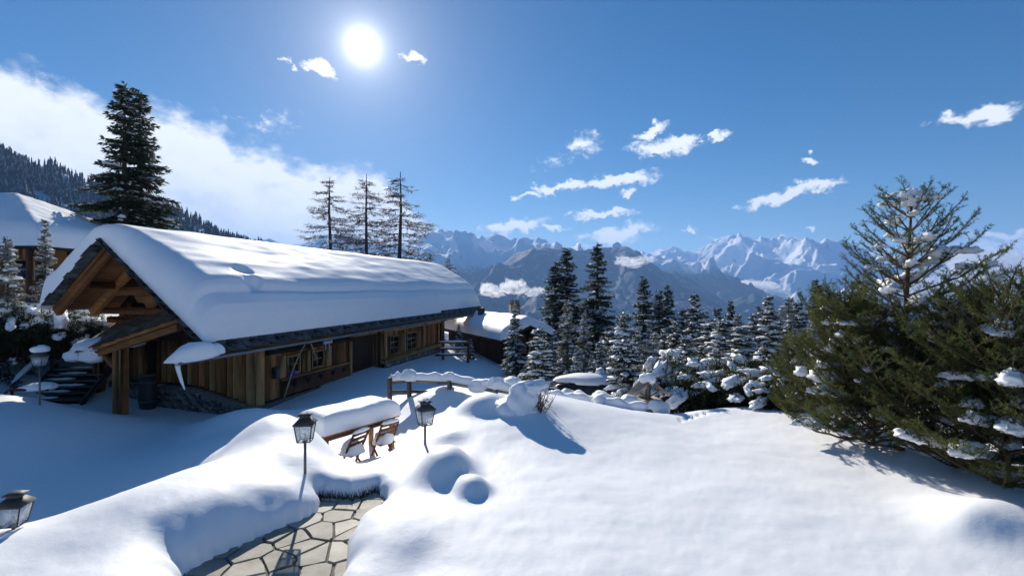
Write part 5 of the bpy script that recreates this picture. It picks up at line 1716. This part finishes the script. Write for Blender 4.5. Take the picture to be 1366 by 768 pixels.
# ------------------------------------------------------------------ lanterns
def lantern(label, x, y, ztop, zfoot, s=1.0, snow=0.0, rot=.4, tilt=0.0, glass=True):
    o = thing('garden_lantern', label, 'lantern', (x, y, zfoot), rot, 'garden lanterns along the path')
    o.rotation_euler = (0, tilt, rot)
    H = ztop - zfoot
    hb = H - .395 * s          # underside of the glass box
    obj('post', tube([(0, 0, -.15), (0, 0, hb - .01)], [.020 * s, .018 * s], 10), M['post_iron'], o, smooth=True)
    wb, wt = .085 * s, .118 * s; zt = hb + .235 * s
    fr = []
    for a in (-1, 1):
        for b in (-1, 1):
            fr.append(beam((a * wb, b * wb, hb), (a * wt, b * wt, zt), .012 * s, .012 * s, .001))
    for (w, z) in ((wb, hb), (wt, zt)):
        for (p, q) in (((-w, -w), (w, -w)), ((w, -w), (w, w)), ((w, w), (-w, w)), ((-w, w), (-w, -w))):
            fr.append(beam((*p, z), (*q, z), .014 * s, .014 * s, .001))
    fr.append(box(-.03 * s, .03 * s, -.03 * s, .03 * s, hb - .03 * s, hb + .012 * s, .004))
    obj('cage', join(fr), M['iron'], o)
    if glass:
        for (p, q) in (((-1, -1), (1, -1)), ((1, -1), (1, 1)), ((1, 1), (-1, 1)), ((-1, 1), (-1, -1))):
            k = .965
            V = np.array([(p[0] * wb * k, p[1] * wb * k, hb + .012), (q[0] * wb * k, q[1] * wb * k, hb + .012), (q[0] * wt * k, q[1] * wt * k, zt - .008), (p[0] * wt * k, p[1] * wt * k, zt - .008)])
            c = np.array([0, 0, (hb + zt) / 2]); n = norm(np.cross(V[1] - V[0], V[3] - V[0])) * .003
            obj('pane', (np.concatenate([V, V - n]), [np.array([(0, 1, 2, 3), (7, 6, 5, 4), (0, 4, 5, 1), (1, 5, 6, 2), (2, 6, 7, 3), (3, 7, 4, 0)])]), M['lamp_glass'], o)
    obj('candle', tube([(0, 0, hb), (0, 0, hb + .10 * s)], .018 * s, 8), M['white_paint'], o)
    # two-tier hat
    a4 = np.array([(-1, -1), (1, -1), (1, 1), (-1, 1)])
    rings = [(.136, zt + .004), (.138, zt + .014), (.075, zt + .082), (.060, zt + .09), (.062, zt + .118), (.088, zt + .124), (.088, zt + .134), (.03, zt + .16)]
    V = np.concatenate([np.column_stack([a4 * w * s, np.full(4, zt + (z - zt) * s)]) for w, z in rings])
    fs = [np.array([(0, 3, 2, 1)]), np.array([(4 * (len(rings) - 1) + k) for k in range(4)])[None]]
    q = [(4 * l + k, 4 * l + (k + 1) % 4, 4 * (l + 1) + (k + 1) % 4, 4 * (l + 1) + k) for l in range(len(rings) - 1) for k in range(4)]
    obj('hat', (V, fs + [np.array(q)]), M['iron'], o)
    if snow: obj('snow_cap', blob((.01, 0, zt + .13 * s), (.10 * s * snow, .09 * s * snow, .07 * s * snow), 4, 14, 9, .2, 1.6, .3), M['snow_lump'], o, smooth=True)
    return o


def place_lantern(px, pyt, Y, foot_py=None, **kw):
    p = P(px, pyt, Y)
    zf = gz(p[0], p[1]) - .05 if foot_py is None else CZ + (CY - foot_py) / F * Y - .05
    return p[0], p[1], p[2], zf


x, y, z, f = place_lantern(407, 550, 6.25); lantern('black lantern on a grey post at the end of the long drift by the path', x, y, z, min(f, z - .85), .92, .55, .15)
x, y, z, f = place_lantern(567, 533, 7.4); lantern('lantern with milky panes and a snow-topped hat beside the lawn bank', x, y, z, min(f, z - .7), .95, .8, .6)
x, y, z, f = place_lantern(16, 655, 4.6); lantern('nearest lantern, cut by the left edge above a snow pillow', x, y, z, z - .6, .80, 0, .25, .05)
x, y, z, f = place_lantern(53, 466, 11.5); lantern('small lantern with a big snow cap below the left retaining wall', x, y, z, min(f, z - .8), 1.0, 1.9, .2)


# ------------------------------------------------------------------ table and chairs under snow
def build_table():
    base_z = -.82
    a = PZ(432, 582, -.12); b = PZ(523, 556, -.12)
    d = b[:2] - a[:2]; L_ = np.hypot(*d); ang = math.atan2(d[1], d[0])
    # near long edge runs a -> b; the table extends to its left
    W = .95; Lt = max(1.9, L_)
    t = thing('garden_table', 'long wooden garden table buried under a thick slab of snow', 'table', (a[0], a[1], base_z), ang)
    for k in range(6): obj('board', box(0, Lt, k * W / 6 + .006, (k + 1) * W / 6 - .006, .66, .70, .006), M['wood_h'], t)
    obj('apron', join([box(.08, Lt - .08, .06, .09, .56, .66, .004), box(.08, Lt - .08, W - .09, W - .06, .56, .66, .004)]), M['wood_red'], t)
    for (x, y) in ((.08, .08), (Lt - .17, .08), (.08, W - .17), (Lt - .17, W - .17)): obj('leg', box(x, x + .09, y, y + .09, -.1, .66, .01), M['wood_pale_v'], t)
    # slab of snow with rounded edges
    nx, ny = 60, 40
    X, Y = np.meshgrid(np.linspace(-.03, Lt + .03, nx), np.linspace(-.03, W + .03, ny), indexing='ij')
    e = np.minimum(np.minimum(X + .03, Lt + .03 - X), np.minimum(Y + .03, W + .03 - Y)); tt = np.clip(e / .26, 0, 1)
    h = .36 * (1 - (1 - tt) ** 2.3) ** (1 / 2.3) + .025 * fbm(X * 1.5, Y * 1.5, 2, 3) * tt
    Z = .71 + h
    n, m = X.shape; i = np.arange(n - 1)[:, None] * m; j = np.arange(m - 1)[None]
    Fq = np.stack([i + j, i + m + j, i + m + j + 1, i + j + 1], -1).reshape(-1, 4)
    Vb = np.stack([X * 1, Y * 1, np.full(X.shape, .702)], -1).reshape(-1, 3)
    o = n * m; side = []
    for q in range(n - 1):
        side += [(q * m, o + q * m, o + (q + 1) * m, (q + 1) * m), ((q + 1) * m + m - 1, o + (q + 1) * m + m - 1, o + q * m + m - 1, q * m + m - 1)]
    for c in range(m - 1):
        side += [(c + 1, o + c + 1, o + c, c), ((n - 1) * m + c, o + (n - 1) * m + c, o + (n - 1) * m + c + 1, (n - 1) * m + c + 1)]
    obj('snow_cap', (np.concatenate([np.stack([X, Y, Z], -1).reshape(-1, 3), Vb]), [Fq, Fq[:, ::-1] + o, np.array(side)]), M['snow_lump'], t, smooth=True)

    def chair(label, x, dy, rot):
        px_ = a[:2] + d / L_ * x + np.array([d[1], -d[0]]) / L_ * dy
        c = thing('folding_chair', label, 'chair', (px_[0], px_[1], base_z - .14), ang + rot, 'folding chairs at the buried table')
        # seat faces +y (the table); back on -y
        for k in range(5): obj('seat_slat', box(-.22, .22, -.18 + k * .078, -.18 + k * .078 + .06, .42, .44, .004), M['wood_red'], c)
        for s_ in (-1, 1):
            obj('leg', beam((s_ * .235, -.26, .95), (s_ * .235, .22, -.05), .035, .045, .006), M['wood_red'], c)
            obj('leg', beam((s_ * .20, .22, .44), (s_ * .20, -.24, -.05), .035, .045, .006), M['wood_red'], c)
        for k in range(3): obj('back_slat', beam((-.235, -.255 + k * .045, .93 - k * .12), (.235, -.255 + k * .045, .93 - k * .12), .02, .075, .004, (0, -.35, 1)), M['wood_red'], c)
        c.scale = (.9, .9, .86)
        obj('snow_cap', join([blob((0, .0, .45), (.26, .24, .30), x * 3, 14, 9, .18, 1.6, .15), blob((0, -.265, .975), (.25, .06, .07), x * 5, 14, 8, .2, 2, .3)]), M['snow_lump'], c, smooth=True)
    chair('folding chair at the near end of the buried table', .6, .06, .15)
    chair('folding chair at the far end of the buried table', 1.4, .05, -.1)


build_table()


# ------------------------------------------------------------------ rail fence, bird table, capped shrub, small gate
def build_fence():
    pts = [(520, 505), (546, 503), (600, 505.5), (661, 515), (733, 527), (800, 537), (866, 546)]
    w = [PZ(px, py, .2) for px, py in pts]
    c = w[1]
    f = thing('rail_fence', 'grey wooden rail fence topped with snow between terrace and driveway', 'fence', (c[0], c[1], -.4))
    o0 = np.array([c[0], c[1], -.4])
    r = np.random.default_rng(41)
    for i, p in enumerate(w):
        q = p - o0
        hgt = .60 + r.uniform(-.03, .04)
        post = obj('post', xform(box(-.065, .065, -.065, .065, -.7, hgt, .015), Matrix.Translation((q[0], q[1], 0)) @ Matrix.Rotation(r.uniform(-.3, .3), 4, 'Z')), M['wood_grey'], f)
        if i in (1, 2, 3, 5):
            s_ = [0, 1.25, .9, 1.15, 0, .8, 1][i]
            obj('snow_cap', blob((q[0], q[1], hgt + .02), (.20 * s_, .15 * s_, .17 * s_), i * 3, 18, 12, .22, 1.5, .5), M['snow_lump'], post, smooth=True)
    for i in range(len(w) - 1):
        a, b = w[i] - o0, w[i + 1] - o0
        for z in (.48, .20):
            obj('rail', beam((a[0], a[1] + .07, z + r.uniform(-.02, .02)), (b[0], b[1] + .07, z + r.uniform(-.02, .02)), .05, .10, .012), M['wood_grey'], f)
        # ridge of snow on the top rail
        n = 26; t = np.linspace(0, 1, n); ph = np.linspace(-math.pi * .5, math.pi * 1.5, 10)[:-1]
        hh = (.15 + .08 * pnoise(np.column_stack([t * 4 + i * 7, t * 0 + 2, t * 0]))) * (1 + .0 * t)
        hh[0] *= .5; hh[-1] *= .5
        P0 = a[None] * (1 - t)[:, None] + b[None] * t[:, None] + [0, .07, 0]; P0[:, 2] = .53
        V = []
        dirv = norm((b - a)[None])[0]; sd_ = np.array([-dirv[1], dirv[0], 0])
        a10 = np.linspace(0, 2 * math.pi, 9, endpoint=False)
        for k in range(n):
            for q in a10: V.append(P0[k] + sd_ * .085 * math.cos(q) + np.array([0, 0, 1]) * hh[k] * (math.sin(q) * .75 + .55 if math.sin(q) > -.3 else .0))
        ii = np.arange(n - 1)[:, None] * 9; jj = np.arange(9)[None]; kk = (jj + 1) % 9
        obj('rail_snow', (np.array(V), [np.stack([ii + jj, ii + kk, ii + 9 + kk, ii + 9 + jj], -1).reshape(-1, 4), np.array([list(range(9))[::-1]]), np.array([[(n - 1) * 9 + q for q in range(9)]])]), M['snow_lump'], f, smooth=True)
    # heaps of snow lodged against the rails
    for (px, py, wx, hz) in ((640, 511, .35, .2), (683, 512, .30, .30), (700, 516, .28, .22), (760, 524, .3, .18), (775, 528, .3, .2), (805, 531, .34, .24), (838, 536, .3, .26), (853, 528, .18, .42), (590, 502, .25, .18), (880, 540, .25, .2)):
        q = PZ(px, py, .22) - o0
        obj('snow_lump', blob((q[0], q[1] + .12, q[2] - .12), (wx, wx * .7, hz), px * .1, 18, 12, .22, 1.5, .6), M['snow_lump'], f, smooth=True)


build_fence()


def build_bird_table():
    b = PZ(869, 543, .12); b[1] += .45; b[0] += .05
    z = gz(b[0], b[1]) - .05
    t = thing('bird_table', 'wooden bird table with a round snow cap at the lawn corner', 'bird table', (b[0], b[1], z), .25)
    H = CZ + (CY - 505) / F * b[1] - z
    obj('post', box(-.05, .05, -.05, .05, -.3, H, .01), M['wood_grey'], t)
    for s_ in (-1, 1):
        obj('roof_board', beam((0, 0, H), (s_ * .42, 0, H - .34), .34, .035, .006, (s_ * .6, 0, 1)), M['wood_grey'], t)
        obj('brace', beam((s_ * .02, 0, H - .42), (s_ * .34, 0, H - .22), .03, .03, .004), M['wood_grey'], t)
    obj('tray', box(-.26, .26, -.2, .2, H - .48, H - .44, .008), M['wood_grey'], t)
    obj('snow_cap', blob((0, 0, H - .03), (.20, .18, .17), 6, 16, 11, .35, 1.8, .4), M['snow_lump'], t, smooth=True)


build_bird_table()


def build_capped_shrub():
    b = PZ(706, 556, .42)
    z = gz(b[0], b[1])
    t = thing('buried_shrub', 'dark twiggy shrub leaning under a snow hood on the lawn crest', 'shrub', (b[0], b[1], z - .03))
    r = np.random.default_rng(51)
    parts = []
    for k in range(60):
        p = np.array([r.normal(.05, .10), r.normal(0, .1), 0]); q = p + [r.normal(.12, .06), r.normal(0, .05), r.uniform(.15, .42)]
        parts.append(tube([p, (p + q) / 2 + r.normal(0, .02, 3), q], [.008, .006, .003], 3, False))
    obj('stem', join(parts), M['bark'], t)
    n = 260; p = np.column_stack([r.normal(.14, .09, n), r.normal(0, .09, n), r.uniform(.02, .38, n)]); d = norm(r.normal(0, 1, (n, 3)) + [.2, 0, .4])
    K = kites(p, d, r.uniform(.05, .1, n), np.full(n, .014), norm(np.cross(d, r.normal(0, 1, (n, 3)))))
    obj('foliage', (K[0], [K[1]]), M['spruce'], t)
    obj('snow_cap', join([blob((-.12, 0, .12), (.30, .26, .34), 3, 26, 17, .24, 1.6, .8), blob((.06, .0, .38), (.25, .2, .14), 9, 22, 14, .28, 1.7, .6), blob((-.36, .05, .0), (.3, .3, .18), 5, 18, 12, .2, 1.6, .6)]), M['snow_lump'], t, smooth=True)


build_capped_shrub()


def build_gate():
    b = P(600, 486, 25.0)
    g = thing('wooden_gate', 'short red-brown rail gate beside the far porch post', 'gate', (b[0], b[1], gz(b[0], b[1])), .1)
    for x in (-.35, .95): obj('post', box(x - .07, x + .07, -.07, .07, -.3, 1.15, .015), M['wood_red'], g)
    for z in (.30, .62, .94):
        rl = obj('rail', beam((-.75, -.09, z), (1.1, -.09, z + .01), .04, .09, .008), M['wood_red'], g)
        obj('rail_snow', blob((.15, -.09, z + .05), (.75, .06, .06), z * 9, 16, 8, .2, 2.2, .2), M['snow_lump'], rl, smooth=True)


build_gate()


# ------------------------------------------------------------------ car under snow
def build_car():
    x, y = 3.05, 18.0; z = gz(3.05, 18.0)
    c = thing('parked_car', 'dark parked car with a thick snow sheet on its roof beyond the fence', 'car', (x, y, z), math.radians(-14))
    # side profile (x along the car, z), lofted across with tumblehome
    prof = np.array([(-2.05, .45), (-2.12, .62), (-2.02, .92), (-1.75, 1.0), (-1.25, 1.42), (-.8, 1.50), (.3, 1.50), (.75, 1.42), (1.25, 1.02), (1.95, .90), (2.12, .70), (2.12, .42), (1.7, .28), (-1.7, .28)])
    n = len(prof); V = []; ys = [-.84, -.80, -.4, .4, .80, .84]
    for yy in ys:
        k = 1.0
        for (px_, pz_) in prof:
            w = yy * (1 - .20 * max(0, (pz_ - .95)) / .55) * (1 if abs(yy) < .83 else 1)
            zz = pz_ if abs(yy) < .83 else .28 + (pz_ - .28) * .95
            V.append((px_ * (1 if abs(yy) < .83 else .985), w, zz))
    Fs = [(a * n + i, a * n + (i + 1) % n, (a + 1) * n + (i + 1) % n, (a + 1) * n + i) for a in range(len(ys) - 1) for i in range(n)]
    obj('body', (np.array(V), [np.array(Fs), np.array([list(range(n))[::-1]]), np.array([[(len(ys) - 1) * n + i for i in range(n)]])]), M['car'], c, smooth=False)
    for s_ in (-1, 1):
        for (poly) in ([(-1.15, 1.0), (-.95, 1.34), (-.35, 1.40), (-.35, 1.0)], [(-.25, 1.0), (-.25, 1.40), (.25, 1.40), (.7, 1.32), (1.0, 1.0)]):
            V = []
            for (px_, pz_) in poly:
                w = .842 * (1 - .20 * max(0, pz_ - .95) / .55) + .004
                V.append((px_, s_ * w, pz_ * .965))
            V2 = [(a, b - s_ * .02, d) for a, b, d in V]
            m_ = len(V); obj('side_window', (np.array(V + V2), [np.array([list(range(m_))]), np.array([(i, m_ + i, m_ + (i + 1) % m_, (i + 1) % m_) for i in range(m_)])]), M['pane'], c)
        for xx in (-1.3, 1.35):
            wv, wf = lathe([(.0, -.1), (.22, -.1), (.31, -.08), (.32, 0), (.31, .08), (.22, .1), (0, .1)], 20)
            w_ = obj('wheel', xform((wv, wf), Matrix.Translation((xx, s_ * .74, .32)) @ Matrix.Rotation(math.pi / 2, 4, 'X')), M['rubber'], c)
            rv, rf = lathe([(0, .105), (.18, .105), (.20, .10)], 16)
            obj('rim', xform((rv, rf), Matrix.Translation((xx, s_ * .74, .32)) @ Matrix.Rotation(-s_ * math.pi / 2, 4, 'X')), M['gutter'], w_)
        obj('headlight', blob((2.02, s_ * .58, .72), (.10, .17, .09), 2, 10, 8, .02, 1, 1), M['white_paint'], c, smooth=True)
        obj('mirror', box(.78, .92, s_ * .86 - .06 + s_ * .05, s_ * .86 + .06 + s_ * .05, 1.0, 1.12, .03), M['car'], c)
    obj('roof_snow', join([blob((-.25, 0, 1.47), (1.25, .72, .30), 4, 30, 15, .08, 1.3, .12)]), M['snow_lump'], c, smooth=True)
    obj('bonnet_snow', blob((1.6, 0, .93), (.62, .78, .20), 7, 22, 12, .12, 1.3, .2), M['snow_lump'], c, smooth=True)


build_car()


# ------------------------------------------------------------------ things on and by the chalet walls
def hang_things():
    XW = -.5
    # bent-wood arch on the wall
    pts = []
    for (px, py) in ((379, 531), (384, 515), (391, 492), (399, 473), (407, 459), (413, 452)):
        y, z = gx(px, py, XW + .22); pts.append(from_chalet(XW + .22 + .0, y, z))
    pts2 = []
    for (px, py) in ((412, 453), (416, 461), (420, 472), (423, 480)):
        y, z = gx(px, py, XW + .22); pts2.append(from_chalet(XW + .22, y, z))
    c = np.array(pts[0])
    a = thing('bentwood_arch', 'pale bent-wood arch hung over the first window of the long wall', 'decoration', tuple(c))
    for p in (pts, pts2): obj('runner', tube(np.array(p) - c, .022, 8), M['rope'], a, smooth=True)
    # white plate under the eave
    y, z = gx(437, 455, XW + .25); p = from_chalet(XW + .25, y, z)
    s_ = thing('wall_plate', 'small white plate with two pegs hung under the eave', 'plate', tuple(p), -TH)
    obj('board', box(-.02, .02, -.26, .26, -.09, .09, .01), M['white_paint'], s_)
    for yy in (-.12, .10): obj('peg', box(-.012, .012, yy - .03, yy + .03, -.30, -.09, .005), M['white_paint'], s_)
    obj('hanger', tube([(0, 0, .09), (0, 0, .45)], .006, 5), M['iron'], s_)
    # lavender bunch at the first window
    y, z = gx(389, 497, XW + .14); p = from_chalet(XW + .14, y, z)
    f = thing('flower_bunch', 'bunch of purple dried flowers hung at the first window', 'flowers', tuple(p), -TH)
    r = np.random.default_rng(61); n = 160
    d = norm(r.normal(0, .5, (n, 3)) + [0, 0, -.3]); K = kites(r.normal(0, .05, (n, 3)), d, r.uniform(.08, .2, n), np.full(n, .045), norm(np.cross(d, r.normal(0, 1, (n, 3)))))
    obj('blossoms', (K[0], [K[1]]), M['purple'], f)
    d = norm(r.normal(0, .15, (40, 3)) + [0, 0, 1]); K = kites(r.normal(0, .03, (40, 3)), d, r.uniform(.2, .34, 40), np.full(40, .02), norm(np.cross(d, r.normal(0, 1, (40, 3)))))
    obj('stems', (K[0], [K[1]]), M['grass'], f)
    # wall lamp / meter box left of the window
    y, z = gx(368, 497, XW + .08); p = from_chalet(XW + .08, y, z)
    m_ = thing('wall_box', 'small dark box fixed to the planks left of the first window', 'box', tuple(p), -TH)
    obj('case', box(-.07, .07, -.12, .12, -.18, .18, .015), M['iron'], m_); obj('cover', box(.07, .085, -.09, .09, -.14, .14, .006), M['post_iron'], m_)
    # bin by the side door
    x, z = gy(197, 542, 1.35); p = from_chalet(x, 1.35, 0); zg = gz(p[0], p[1])
    b = thing('rain_barrel', 'dark barrel standing against the stone plinth by the side door', 'barrel', (p[0], p[1], zg))
    h = 1.02
    obj('body', lathe([(0, -.1), (.20, -.1), (.225, .25), (.235, .5), (.225, .75), (.205, h), (.0, h)], 20), rough_material('dark_barrel', (.02, .022, .028), (.035, .038, .045), 4, .5, .1), b, smooth=True)
    for zz in (.2, .78): obj('hoop', lathe([(.232, zz), (.245, zz + .01), (.245, zz + .05), (.232, zz + .06)], 20), M['iron'], b)
    obj('lid', lathe([(.0, h + .04), (.20, h + .035), (.22, h + .01), (.22, h - .02)], 20), M['iron'], b)


hang_things()


def left_side():
    r = np.random.default_rng(71)
    # dark retaining wall
    x0, x1, y0 = -21.0, -12.6, 16.4
    zt = 1.35
    w = thing('retaining_wall', 'dark rubble retaining wall behind the steps at the left', 'wall', (x0, y0, -.6))
    obj('core', box(0, x1 - x0, .12, .6, -.5, zt + .5), M['mortar'], w)
    meshes = []
    for i in range(6):
        V, Fc = box(-.5, .5, -.5, .5, -.5, .5, .15); V = V + r.normal(0, .05, V.shape)
        me = new_mesh('stone', V, Fc); me.materials.append(M['stone']); meshes.append(me)
    z = -.3
    while z < zt + .5:
        hh = r.uniform(.22, .32); x = -.1
        while x < x1 - x0:
            ww = r.uniform(.3, .7); link('stone', meshes[r.integers(6)], None, w, loc=(x + ww / 2, .1, z + hh / 2), rot=(r.uniform(-.06, .06), r.uniform(-.06, .06), r.uniform(-.06, .06)), scale=(ww * .97, .26 + r.uniform(0, .08), hh * .97)); x += ww
        z += hh
    for k in range(9):
        obj('snow_cap', blob((.5 + k * .95, .3, zt + .5), (.75, .5, .34 + .1 * r.random()), k * 3.3, 18, 11, .2, 1.4, .25), M['snow_lump'], w, smooth=True)
    # steps
    a = thing('garden_steps', 'grey wooden garden steps climbing left of the porch', 'steps', (-13.7, 14.3, -.75), .06)
    for k in range(6):
        obj('tread', box(-.85, .85, k * .2, k * .2 + .26, k * .15 + .09, k * .15 + .15, .01), M['wood_grey'], a)
        obj('snow_patch', blob((-.35 + .2 * (k % 3), k * .2 + .13, k * .15 + .15), (.42, .11, .045), k * 2.1, 14, 8, .3, 2.2, .2), M['snow_lump'], a, smooth=True)
        obj('riser', box(-.82, .82, k * .2 + .03, k * .2 + .07, k * .15 - .06, k * .15 + .088, .005), M['wood_dark'], a)
    for s_ in (-1, 1):
        obj('stringer', beam((s_ * .88, -.1, -.02), (s_ * .88, 1.25, .98), .05, .2, .01), M['wood_grey'], a)
    hr = obj('handrail', beam((-.95, -.2, .62), (-.95, 1.1, 1.55), .06, .07, .01), M['wood_grey'], a)
    obj('rail_snow', xform(blob((0, 0, 0), (.08, .85, .10), 5, 14, 9, .25, 2.0, .3), Matrix.Translation((-.95, .45, 1.13)) @ Matrix.Rotation(math.atan(.93 / 1.3), 4, 'X')), M['snow_lump'], hr, smooth=True)
    for yy in (-.2, 1.1): obj('handrail_post', box(-.98, -.92, yy - .03, yy + .03, -.4, .62 + (yy + .2) * .715, .006), M['wood_grey'], a)
    # tipped sledge on the crest of the drift
    b = PZ(38, 524, .0); z = gz(b[0], b[1])
    s = thing('sledge', 'dark red wooden sledge half buried in snow beside the steps', 'sledge', (b[0], b[1], z - .02), .5)
    for yy in (-.17, .17):
        t = np.linspace(0, 1, 14); pts = []
        for q in t:
            if q < .45: an = q / .45 * math.pi * 1.15; pts.append((-.26 - .12 * math.sin(an), yy, .16 - .13 * math.cos(an) + .0))
            else: pts.append((-.26 + (q - .45) * 1.3 - .02, yy, .16 - .13 * math.cos(math.pi * 1.15) + (q - .45) * -.12))
        obj('runner', tube(pts, .032, 8), M['red'], s, smooth=True)
    for k in range(4): obj('slat', box(-.2 + k * .16, -.08 + k * .16, -.19, .19, .27 - k * .02, .295 - k * .02, .005), M['red'], s)
    obj('snow_cap', blob((.18, 0, .24), (.42, .26, .15), 4, 18, 11, .15, 1.5, .4), M['snow_lump'], s, smooth=True)


left_side()
# snow-heavy boughs that hang over the retaining wall
for (px, py, Y, k, sc, lab) in [(35, 405, 14.2, 0, 1.2, 'bush with drooping snow-laden boughs over the left retaining wall'), (92, 432, 14.6, 1, .95, 'bush with white drooping boughs left of the porch roof'), (-40, 400, 13.6, 2, 1.3, 'snow-laden bush at the left border')]:
    x, y, z, h = at_top(px, py, Y, 1.5, .55)
    plant(BU[k], lab, x, y + 1.2, z, h, px * .1, 'bush', 'bushes over the retaining wall', wide=sc / max(h, .3))


# ------------------------------------------------------------------ low clouds that lie among the mountains
def low_cloud(label, lumps, density, seed):
    m = bpy.data.materials.new('cloud_vapour'); m.use_nodes = True
    nt = m.node_tree; nt.nodes.clear()
    v = nt.nodes.new('ShaderNodeVolumePrincipled'); v.inputs['Color'].default_value = (.99, .99, .995, 1)
    v.inputs['Density'].default_value = density; v.inputs['Anisotropy'].default_value = .6
    o = nt.nodes.new('ShaderNodeOutputMaterial'); nt.links.new(v.outputs[0], o.inputs['Volume'])
    r = np.random.default_rng(seed); parts = []
    for (px, py, Y, wx, wy) in lumps:
        c = P(px, py, Y); k = Y / F
        for e in range(5):
            q = c + np.array([r.uniform(-.7, .7) * wx * k, r.uniform(-.3, .3) * wx * k, r.uniform(-.35, .35) * wy * k])
            s_ = r.uniform(.35, .7)
            parts.append(blob(q, (wx * k * s_, wx * k * s_ * .7, wy * k * s_ * 1.1), r.random() * 60, 22, 14, .45, 2.2, .6))
    ob = obj('cloud', join(parts), m, smooth=True)
    tag(ob, label, 'cloud', 'low clouds among the mountains')
    return ob


low_cloud('small white cloud lying across the foot of the sunlit massif', [(955, 384, 6000, 28, 9), (990, 382, 6000, 40, 11), (1018, 383, 6000, 24, 7)], .010, 1)
low_cloud('ragged white cloud caught on the shoulder of the dark flank', [(838, 352, 3600, 22, 10), (858, 349, 3700, 16, 9)], .014, 2)
low_cloud('puff of white cloud rising behind the far chalet', [(662, 388, 2600, 20, 14), (684, 384, 2600, 18, 12), (716, 390, 2700, 14, 8)], .02, 3)
low_cloud('broad grey cloud bank filling the valley right of the tall pine', [(1250, 385, 5200, 70, 26), (1330, 378, 5200, 80, 40), (1420, 376, 5200, 90, 42), (1520, 380, 5200, 90, 36)], .006, 4)
